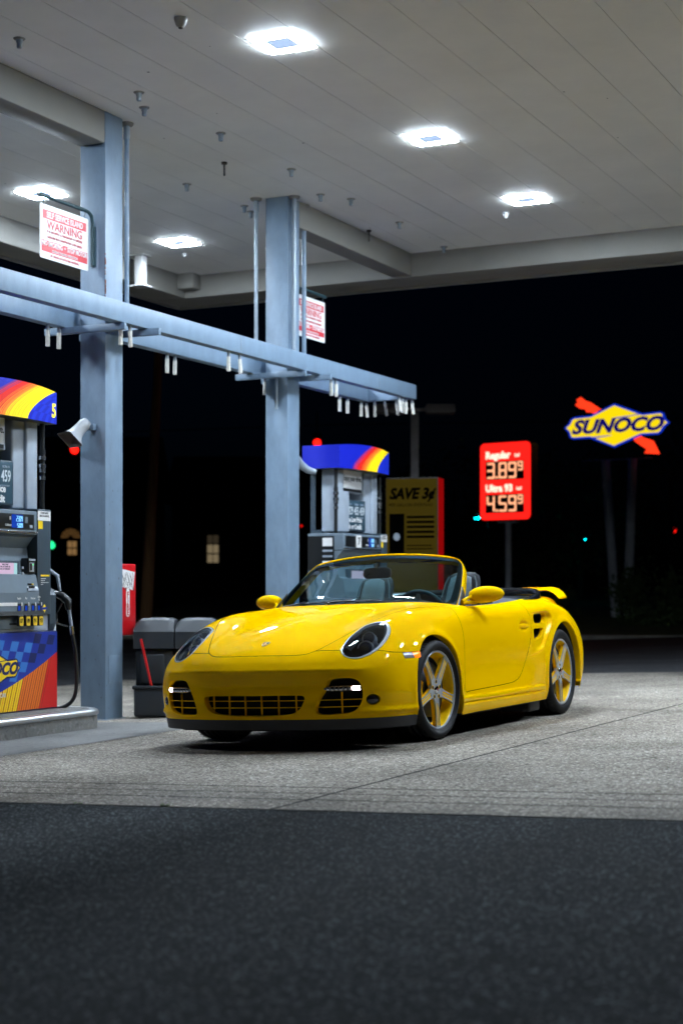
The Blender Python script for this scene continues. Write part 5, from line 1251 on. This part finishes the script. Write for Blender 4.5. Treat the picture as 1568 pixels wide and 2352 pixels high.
# underside
mb=MB(); mb.prism([(-.84,-.42),(-.76,-.60),(-.60,-.76),(-.3,-.84),(.3,-.84),(.60,-.76),(.76,-.60),(.84,-.42)],.12,.15,void_m,'Z'); mb.box((-.50,-.40,.12),(.50,2.8,.16),void_m); mb.box((-.85,.42,.125),(.85,1.93,.16),void_m); mb.box((-.60,2.75,.16),(.60,3.3,.2),void_m)
mb.build('underbody',car)
mb=MB(); mb.box((.62,1.70,.06),(.86,1.93,.16),black_tr,.02); mb.v+=[(-x,y,z) for x,y,z in mb.v]; n0=len(mb.v)//2; mb.f+=[[i+n0 for i in f] for f in mb.f]; mb.m*=2; mb.sm*=2
mb.build('spats',car)
# crest on the bonnet
p,n_=from_top(.0,-.775); p2,_=from_top(.0,-.715); ax=(p2-p).normalized(); sx_=Vector((1,0,0)); nz=sx_.cross(ax)
shield=[(-.024,.032),(-.012,.036),(0,.034),(.012,.036),(.024,.032),(.025,.01),(.019,-.012),(.010,-.026),(0,-.034),(-.010,-.026),(-.019,-.012),(-.025,.01)]
c0=(p+p2)/2
M4=Matrix((( sx_.x,ax.x,nz.x,c0.x),(sx_.y,ax.y,nz.y,c0.y),(sx_.z,ax.z,nz.z,c0.z),(0,0,0,1)))
mb=MB(); mb.prism(shield,0.0,.003,gold,'Z',M4)
for (x0,y0,x1,y1,m) in ((-.020,.004,-.003,.026,badge_red),(.003,-.022,.012,-.002,badge_red),(.003,.004,.020,.026,black_tr),(-.012,-.022,-.003,-.002,black_tr),(-.007,-.008,.007,.012,gold),(-.003,-.004,.003,.009,black_tr)):
    mb.box((x0,y0,.003 if m is not gold else .0035),(x1,y1,.0036 if m is not gold else .0044),m,0,M4)
mb.build('badge',car)
# -------- wheels
disc_barrel_m=mat('disc_and_barrel_dark',(.05,.055,.06),.5,.3)
def wheel(name,x_out,cy,cz,r,width,s):
    """axis along x, outer face at x_out"""
    w=MB(); rr=.2555
    # barrel and drop centre, deep part darkened in colour for the shade inside
    w.lathe([(rr-.010,-.006),(rr-.018,-.012),(rr-.022,-.03),(rr-.030,-.06),(rr-.040,-.075)],wheel_y,'X',n=64); w.lathe([(rr-.040,-.075),(rr-.045,-.09),(rr-.045,-.15),(rr-.02,-.20),(rr-.005,-width+.01)],disc_barrel_m,'X',n=64)
    face=MB(); face.lathe([(rr+.002,-.010),(rr+.001,-.003),(rr-.004,0),(rr-.011,-.001),(rr-.014,-.006),(rr-.012,-.014)],alloy,'X',n=72)
    for k in range(5):
        th=R(-90+72*k); cu,su=math.cos(th),math.sin(th)
        def P(r_,t_,h): return (h,r_*cu-t_*su,r_*su+t_*cu)
        rs=[.040,.062,.085,.115,.16,.20,.228,.243]; hw=[.028,.031,.028,.0235,.022,.0225,.0255,.036]
        hx=[-.016,-.014,-.012,-.010,-.008,-.007,-.007,-.007]
        # yellow body of the spoke
        secs=[[P(r_,-h_,x_-.003),P(r_,h_,x_-.003),P(r_,h_*.85,x_-.035),P(r_,-h_*.85,x_-.035)] for r_,h_,x_ in zip(rs,hw,hx)]
        w.loft([[secs[i][j] for j in range(4)] for i in range(len(secs))],wheel_y,True,False)
        # polished rails left, right and between
        for sg in (-1,1):
            secs=[]
            for i,(r_,h_,x_) in enumerate(zip(rs,hw,hx)):
                e=.0056 if r_>.09 else .016
                if r_>.235: e=.013
                a,b=sg*h_,sg*(h_-e); secs.append([P(r_,a,x_+.001),P(r_,b,x_+.001),P(r_,b,x_-.012),P(r_,a,x_-.010)])
            face.loft(secs,alloy,True,False)
        secs=[]
        for i,(r_,x_) in enumerate(zip(rs[2:],hx[2:])):
            e=.0016; secs.append([P(r_,-e,x_-.001),P(r_,e,x_-.001),P(r_,e*2.2,x_-.012),P(r_,-e*2.2,x_-.012)])
        face.loft(secs,alloy,True,False)
        # webs that close the slots at hub and rim
        for r0,r1 in ((.050,.086),(.232,.243)):
            h0=np.interp(r0,rs,hw); h1=np.interp(r1,rs,hw); x0=np.interp(r0,rs,hx); x1=np.interp(r1,rs,hx)
            face.loft([[P(r0,-h0,x0+.0005),P(r0,h0,x0+.0005),P(r0,h0,x0-.01),P(r0,-h0,x0-.01)],[P(r1,-h1,x1+.0005),P(r1,h1,x1+.0005),P(r1,h1,x1-.01),P(r1,-h1,x1-.01)]],alloy,True,False)
        # web between neighbouring spokes near the hub
    face.lathe([(.0,-.0145),(.030,-.0145),(.060,-.0135),(.068,-.016),(.066,-.04)],alloy,'X',n=40)
    for k in range(5):
        th=R(-90+36+72*k); y_,z_=.0525*math.cos(th),.0525*math.sin(th)
        face.cyl((-.030,y_,z_),(-.0128,y_,z_),.0145,wheel_y,n=18); face.cyl((-.0129,y_,z_),(-.0118,y_,z_),.0105,void_m,n=14)
    cap=MB(); cap.lathe([(.0,-.004),(.012,-.0045),(.024,-.007),(.0305,-.012),(.031,-.016)],chrome,'X',n=28)
    cap.box((-.0045,-.006,-.009),(-.0035,.006,.009),badge_red)
    ty=MB(); q=r; e=width
    prof=[(rr-.006,-.012),(rr+.001,-.004),(rr+.006,.004),(rr+.020,.012),(r-.050,.0155),(r-.030,.013),(r-.016,.006),(r-.006,-.008),(r-.001,-.028)]
    for g in (.055,.095,.14,.185):
        if g<width-.03: prof+= [(r,-g+.006),(r-.007,-g+.004),(r-.007,-g-.004),(r,-g-.006)]
    prof+=[(r-.002,-e+.02),(r-.01,-e+.003),(r-.035,-e-.006),(rr,-e+.01)]
    ty.lathe(prof,rubber,'X',n=96)
    for k in range(60):                # tread sipes at the shoulder
        t=2*math.pi*k/60; c,s_=math.cos(t),math.sin(t)
        ty.box((-.050,-.0012,r-.003),(-.004,.0012,r+.0006),void_m,0,Matrix.Rotation(t,4,'X'))
    br=MB(); br.lathe([(.07,-.062),(.178,-.062),(.178,-.10),(.07,-.10)],disc_barrel_m,'X',n=48)
    br.lathe([(.0,-.055),(.075,-.055),(.078,-.10)],void_m,'X',n=32)
    cal=MB(); cal.lathe([(.105,-.060),(.182,-.060),(.186,-.066),(.186,-.13),(.105,-.13),(.105,-.060)],wheel_y,'X',n=14,a0=R(150),a1=R(215))
    root=w.build(name,car,(s*x_out,cy,cz),(0,0,0 if s>0 else math.pi))
    for m_,nm in ((face,'polished_face'),(cap,'centre_cap'),(ty,'tyre'),(br,'brake_disc'),(cal,'brake_caliper')): m_.build(nm,root)
    return root
def copy_wheel(src,loc,rot):
    c=src.copy(); COL.objects.link(c); c.location=loc; c.rotation_euler=rot
    for ch in src.children:
        d=ch.copy(); COL.objects.link(d); d.parent=c
    return c
wf=wheel('wheel',.852,0,.323,.325,.235,1); copy_wheel(wf,(-.852,0,.323),(0,0,math.pi-.06)); wf.rotation_euler=(0,0,-.06)
wr=wheel('wheel',.898,2.35,.331,.333,.300,1); copy_wheel(wr,(-.898,2.35,.331),(0,0,math.pi))
# -------- windscreen and frame
fr_pts=[(.722,.68,.85),(.69,.87,.99),(.637,1.04,1.125),(.605,1.09,1.175),(.56,1.105,1.208),(.48,1.10,1.228),(.36,1.085,1.244),(.2,1.07,1.257),(0,1.06,1.264)]
half=catmull(fr_pts,6,False)
loop=[Vector(p) for p in half]+[Vector((-p[0],p[1],p[2])) for p in half[::-1][1:]]
gl_base=catmull([(.662,.60,.868),(.58,.515,.876),(.45,.40,.889),(.30,.285,.898),(.15,.215,.903),(0,.19,.905)],6,False)
# frame section: yellow outside, black inside seal
mb=MB(); secs=[]; inner=[]
cen=Vector((0,.9,.95))
for i,p in enumerate(loop):
    t=(loop[min(i+1,len(loop)-1)]-loop[max(i-1,0)]).normalized()
    fwd=Vector((0,-.80,.60)); sd=t.cross(fwd).normalized()
    if sd.dot(p-cen)<0: sd=-sd
    fwd=sd.cross(t).normalized()
    if fwd.y>0: fwd=-fwd
    wd=.036 if abs(p.x)>.55 else .022
    k=max(0,min(1,(abs(p.x)-.50)/.12)); wd=.004+.016*(1-k)
    o=p; i_=p-sd*wd
    secs.append([tuple(o+fwd*.001),tuple(o+fwd*.006-sd*.004),tuple(i_+fwd*.006),tuple(i_-fwd*.010),tuple(i_-sd*.02-fwd*.05),tuple(o-sd*.012-fwd*(.062+.022*k)),tuple(o-fwd*(.048+.022*k)),tuple(o+sd*.002-fwd*.02)])
    inner.append((i_,fwd,sd))
mb.loft(secs,paint,True,True); mb.build('windscreen_frame',car)
mb=MB(); secs=[[tuple(i_+f*.003),tuple(i_+f*.003-s_*.012),tuple(i_-f*.006-s_*.020),tuple(i_-f*.03-s_*.004)] for i_,f,s_ in inner]
mb.loft(secs,black_tr,True,True); mb.build('windscreen_seal',car)
gtop=[i_-s_*.004+f*.006 for i_,f,s_ in inner]
# glass from cowl to frame: for each x fraction join base and loop
nb=61; basec=[Vector(p) for p in gl_base]; basec=basec+[Vector((-p.x,p.y,p.z)) for p in basec[::-1][1:]]
def resample(P_,n):
    L=[0]
    for a,b in zip(P_[:-1],P_[1:]): L.append(L[-1]+(b-a).length)
    out=[]
    for k in range(n):
        s_=L[-1]*k/(n-1); j=max(0,min(len(L)-2,int(np.searchsorted(L,s_)-1))); t=(s_-L[j])/max(L[j+1]-L[j],1e-9); out.append(P_[j].lerp(P_[j+1],t))
    return out
# the loop's two pillars are the glass sides; its header the top edge
top=[p for p in gtop if p.z>1.165]; sideL=[p for p in gtop if p.z<=1.166 and p.x>0]; sideR=[p for p in gtop if p.z<=1.166 and p.x<0][::-1]
topr=resample(top,nb); baser=resample(basec,nb)
sL=resample([baser[0]]+[p for p in sideL if p.z>baser[0].z+.02]+[topr[0]],17); sR=resample([baser[-1]]+[p for p in sideR if p.z>baser[-1].z+.02]+[topr[-1]],17)
Gg=[]
for j in range(17):
    v=j/16; row=[]
    for i in range(nb):
        u=i/(nb-1)
        a=baser[i]*(1-v)+topr[i]*v; b=sL[j]*(1-u)+sR[j]*u
        c=(baser[0]*(1-u)+baser[-1]*u)*(1-v)+(topr[0]*(1-u)+topr[-1]*u)*v
        q=a+b-c; q=q+Vector((0,-.8,.6))*(.012*math.sin(math.pi*v)); row.append(q)
    Gg.append(row)
mb=MB(); mb.grid([[tuple(q) for q in r_] for r_ in Gg],screen_glass); mb.build('windscreen',car)
# frit: black border just inside the glass
mb=MB(); bk=Vector((0,.003,-.002))
wl=3
mb.grid([[tuple(q+bk) for q in r_[:wl]] for r_ in Gg],black_tr); mb.grid([[tuple(q+bk) for q in r_[-wl:]] for r_ in Gg],black_tr)
mb.grid([[tuple(q+bk*1.5) for q in r_] for r_ in (Gg[0],[a.lerp(b,.5) for a,b in zip(Gg[0],Gg[1])])],black_tr)
mb.grid([[tuple(q+bk*1.5) for q in r_] for r_ in ([a.lerp(b,.35) for a,b in zip(Gg[-2],Gg[-1])],Gg[-1])],black_tr)
mb.build('windscreen_border',car)
# wipers and cowl
mb=MB()
cow=catmull([(0,.15,.0),(.15,.175,0),(.30,.245,0),(.45,.355,0),(.60,.50,0),(.70,.62,0)],6,False); cow2=[(x,y,0) for x,y,_z in cow]
A_=[tuple(from_top(x,y,-.0005)[0]) for x,y,_z in cow2]; B_=[(p[0],p[1]+.055,p[2]-.012) for p in A_]
Lf=lambda P_:P_+[(-x,y,z) for x,y,z in P_[::-1][1:]]
mb.grid([Lf([(x,y+.02,z-.003) for x,y,z in A_]),Lf(B_)],black_tr); mb.build('cowl_panel',car)
def on_glass(i,j,o=.012):
    i=int(round(i)); j=max(0,min(16,j)); j0=int(j); j1=min(16,j0+1); return Gg[j0][i].lerp(Gg[j1][i],j-j0)+Vector((0,-.8,.6))*o
for a,b,c in (((52,.2),(40,1.2),(26,.75)),((30,.1),(18,1.15),(5,.8))):
    mb=MB(); p0=on_glass(*a,.02); p1=on_glass(*b,.022); p2=on_glass(*c,.006)
    mb.tube([p0-Vector((0,.03,.012)),p0,p0.lerp(p1,.5),p1],[.009,.008,.005,.004],black_tr,8)
    bl=[on_glass(c[0]+ (b[0]+6-c[0])*k/12,c[1]+(b[1]-.5-c[1])*k/12,.010) for k in range(13)]
    mb.tube(bl,.0045,black_tr,6); mb.build('wiper',car)
# -------- cabin
def rbox(mb,secs,m,n=20,pw=3.2,M=None):
    """secs: (centre, half width x, half depth y) stacked; rounded sections"""
    out=[]
    for c,hx_,hy_ in secs:
        row=[]
        for k in range(n):
            t=2*math.pi*k/n; cc,ss=math.cos(t),math.sin(t)
            row.append((c[0]+hx_*math.copysign(abs(cc)**(2/pw),cc),c[1]+hy_*math.copysign(abs(ss)**(2/pw),ss),c[2]))
        out.append(row)
    mb.loft(out,m,True,True,M)
mb=MB()
mb.box((-.70,.55,.17),(.70,1.95,.20),leather_d); mb.box((-.74,.40,.2),(.74,.46,.78),leather_d); mb.box((-.70,1.90,.2),(.70,1.95,.80),leather_d)
for s in (-1,1): mb.box((s*.70,.45,.2),(s*.735,1.95,.80),leather_d); mb.box((s*.715,.70,.80),(s*.768,1.9,.842),leather_d,.012)
mb.box((-.09,.7,.2),(.09,1.9,.50),leather_d,.03)
mb.build('cabin_tub',car)
mb=MB(); G_=[]
for y,z in ((.30,.885),(.42,.895),(.55,.90),(.68,.90),(.76,.885),(.78,.85),(.77,.74),(.72,.62)):
    row=[]
    for u in np.linspace(-1,1,31):
        x=u*.72; lim=.60*abs(u)**2*.75
        yy=max(y,.24+lim*.9) if y<.7 else y
        hump=.035*math.exp(-((x-.36)/.17)**2) if y>.5 else 0
        row.append((x,yy,z-.03*abs(u)**3+hump))
    G_.append(row)
mb.grid(G_,leather_d); mb.build('dashboard',car)
seat_proto=None
def seat(x0):
    b=MB(); secs=[]
    # reclined backrest with built-in headrest
    for z,hw,dy in ((.38,.235,.085),(.46,.265,.085),(.56,.268,.082),(.68,.262,.075),(.80,.245,.068),(.90,.205,.060),(.97,.150,.055),(1.02,.138,.056),(1.08,.135,.058),(1.13,.120,.052),(1.155,.085,.040),(1.163,.03,.02)):
        secs.append(((x0,1.42+(z-.38)*.42,z),hw,dy))
    rbox(b,secs,leather_d,28,2.6)
    root=b.build('seat_back',car,(0,0,-.04))
    f=MB(); secs=[]
    for z,hw,dy in ((.42,.12,.03),(.50,.155,.045),(.62,.155,.045),(.76,.145,.040),(.88,.12,.034),(.95,.10,.03),(1.05,.095,.03),(1.12,.08,.024),(1.14,.03,.01)):
        secs.append(((x0,1.36+(z-.38)*.42,z),hw,dy))
    rbox(f,secs,leather,24,3); f.build('seat_insert',root)
    for s in (-1,1):
        t=MB(); t.tube([(x0+s*hw*.93,1.42+(z-.38)*.42-.052,z) for z,hw in ((.46,.265),(.60,.268),(.74,.258),(.85,.232),(.93,.185),(.99,.148),(1.08,.134),(1.13,.112))],.006,leather,6); t.build('seat_piping',root)
    c=MB(); secs=[((x0,1.18,z),hw,dy) for z,hw,dy in ((.26,.24,.24),(.32,.26,.26),(.38,.26,.26),(.415,.24,.245),(.425,.18,.2))]
    rbox(c,secs,leather_d,28,3.4); c.build('seat_cushion',car)
seat(.36); seat(-.36)
# steering wheel
mb=MB(); c=Vector((.36,.92,.812)); fw=Vector((0,.90,.43)).normalized(); a=Vector((1,0,0)); b=fw.cross(a).normalized()
mb.tube([c+a*math.cos(t)*.182+b*math.sin(t)*.182 for t in np.linspace(0,2*math.pi,48,endpoint=False)],.0155,leather,12,True)
for th in (0,180,270):
    e=c+a*math.cos(R(th))*.17-b*math.sin(R(th))*(-.17) if th==270 else c+a*math.cos(R(th))*.175
    mb.tube([c-fw*.0,c.lerp(e,.5)+fw*-.005,e],[.028,.018,.012],silver,8)
mb.lathe([(0,.0),(.05,.004),(.07,.02),(.07,.05)],leather_d,'Y',c=(c.x,c.y-.0,c.z),n=24)
mb.cyl(c,c-fw*.30,.035,black_tr); mb.build('steering_wheel',car)
# inner mirror
mb=MB(); rbox(mb,[((.0,.955,z),hw,.014) for z,hw in ((1.085,.085),(1.092,.105),(1.11,.115),(1.145,.112),(1.157,.095),(1.163,.07))],black_tr,24,3)
mb.tube([(0,.965,1.14),(0,.97,1.17),(0,.975,1.20)],[.012,.014,.022],black_tr,10); mb.build('rear_view_mirror',car)
for s in (-1,1):
    mb=MB(); mb.box((s*.10,1.09,1.19),(s*.45,1.105,1.212),leather_d,.006); mb.build('sun_visor',car)
# rear shelf, cloth cover and its black rim
rimp=catmull([(.768,1.45,.872),(.790,1.75,.895),(.806,1.95,.920),(.800,2.10,.945),(.755,2.26,.972),(.64,2.39,.990),(.46,2.46,1.0),(.24,2.50,1.006),(0,2.51,1.008)],6,False)
full=[Vector(p) for p in rimp]+[Vector((-p[0],p[1],p[2])) for p in rimp[::-1][1:]]
mb=MB(); secs=[]
cc=Vector((0,1.7,.9))
for i,p in enumerate(full):
    t=(full[min(i+1,len(full)-1)]-full[max(i-1,0)]).normalized(); up=Vector((0,0,1)); o=t.cross(up).normalized()
    if o.dot(p-cc)<0: o=-o
    k=min(1,i/14,(len(full)-1-i)/14); h=.008+.030*k; w_=.012+.026*k
    secs.append([tuple(p+o*w_*.5-up*(h*1.2+.02)),tuple(p+o*w_*.45-up*h*.3),tuple(p+o*w_*.1),tuple(p-o*w_*.4-up*h*.1),tuple(p-o*w_*.7-up*h*.8),tuple(p-o*w_*.6-up*(h*1.2+.03))])
softm=mat('gloss_black_rim',(.008,.009,.011),.18,0,.4)
mb.loft(secs,softm,True,True); mb.build('roof_cover_rim',car)
mb=MB(); G_=[]
cloth=mat('dark_cloth',(.030,.036,.045),.8,bump=(350,.3,.001),noise=(7,.25))
for j,f in enumerate((1,.9,.75,.5,.25,0)):
    row=[]
    for p in full:
        q=Vector((p.x*(.0+1*f) if False else p.x*f,1.62+(p.y-1.62)*f if p.y>1.62 else p.y,0))
        z=p.z-.045 if j==0 else .90+.06*(1-f)-.03*(f>.8)
        row.append((p.x*f,1.80+(p.y-1.80)*f,z if j else p.z-.04))
    G_.append(row)
mb.grid(G_,cloth); mb.build('roof_cover',car)
# door-top seals and quarter glass corner
def belt(mb):
    P_=[from_top(.752,y)[0] if False else Vector((x,y,z)) for x,y,z in ((.735,.70,.855),(.757,.85,.858),(.764,1.1,.862),(.771,1.45,.872),(.784,1.72,.888))]
    mb.tube([p+Vector((-.006,0,-.002)) for p in P_],.009,black_tr,8)
both(belt,'door_seal')
def quarter(mb):
    mb.add([(.735,.68,.86),(.742,.82,.86),(.700,.86,1.0),(.728,.68,.86),(.733,.82,.86),(.692,.86,1.0)],[(0,1,2),(3,5,4),(0,3,4,1),(1,4,5,2),(2,5,3,0)],black_tr,False)
both(quarter,'mirror_base')
# door mirrors
def mirror(mb):
    secs=[]; DX,DY,DZ=-.045,.105,.008
    for k in range(17):
        u=k/16; x=.800+.232*u
        f=(1-(max(0,(u-.35)/.65))**2.4)**.5 if u>.35 else .62+.38*math.sin(math.pi/2*u/.35)
        f=max(f,.04); cy=.765+.035*u+(.01*u*u); cz=.920+.010*u
        row=[]
        for t in np.linspace(0,2*math.pi,24,endpoint=False):
            c,s_=math.cos(t),math.sin(t); yy=c*.072 if c<0 else c*.030
            row.append((x+DX,cy+DY+yy*f,cz+DZ+s_*(.063 if s_>0 else .054)*f))
        secs.append(row)
    mb.loft(secs,paint)
    for dz,th in ((-.040,.013),(.018,.012)):
        mb.tube([(.742,.735,.880+max(0,dz)*.7),(.755,.80,.885+dz*.5+.02),(.80,.855,.924+dz)],[th,th,th*1.1],paint,10)
ms=both(mirror,'door_mirror')
for s,m_ in zip((1,-1),ms):
    mb=MB(); mb.prism([(x,z) for x,z in [(s*(.875+.090*math.cos(t)),.934+.048*math.sin(t)) for t in np.linspace(0,2*math.pi,24,endpoint=False)]],.928,.934,chrome,'Y'); mb.build('mirror_glass',m_)
# -------- rear wing
def wing(name,xs,yf,zf,ch,th,edge=.10):
    mb=MB(); secs=[]
    for x in np.linspace(-xs,xs,49):
        a=abs(x)/xs; dn=max(0,(a-.80)/.20)
        y0=yf-.06*a**2; z0=zf-.008*a**2-edge*dn**2; c=ch*(1-.18*dn**2); row=[]
        for k in range(20):
            t=2*math.pi*k/20; cc,ss=math.cos(t),math.sin(t)
            row.append((x,y0+c*.5+c*.5*cc,z0+.006*cc+ss*th*(1+.45*cc if ss>0 else .8)*(1 if a<.97 else .6)))
        secs.append(row)
    mb.loft(secs,paint,True,True); return mb.build(name,car)
wing('rear_wing',.650,3.14,.990,.25,.016,.072); wing('ducktail',.600,3.06,.912,.20,.016,.050)
mb=MB()
for s in (-1,1): mb.loft([[(s*.30+dx,3.16+dy+o,z) for dx,dy in ((-.02,-.05),(.02,-.05),(.02,.05),(-.02,.05))] for z,o in ((.84,0),(.98,.06))],black_tr,True,False)
mb.build('wing_strut',car)
# tail lights
def tail(mb):
    G_=[[tuple(onsurf((x*1.6,5,z),(-(x*.6),-2,0),-.004)[0]) for x in (.50,.58,.66,.72)] for z in (.60,.64,.68,.71)]
    mb.grid(G_,mat('tail_red',(.35,.01,.01),.2,0,.8) if 'tail_red' not in bpy.data.materials else bpy.data.materials['tail_red'])
both(tail,'tail_light')
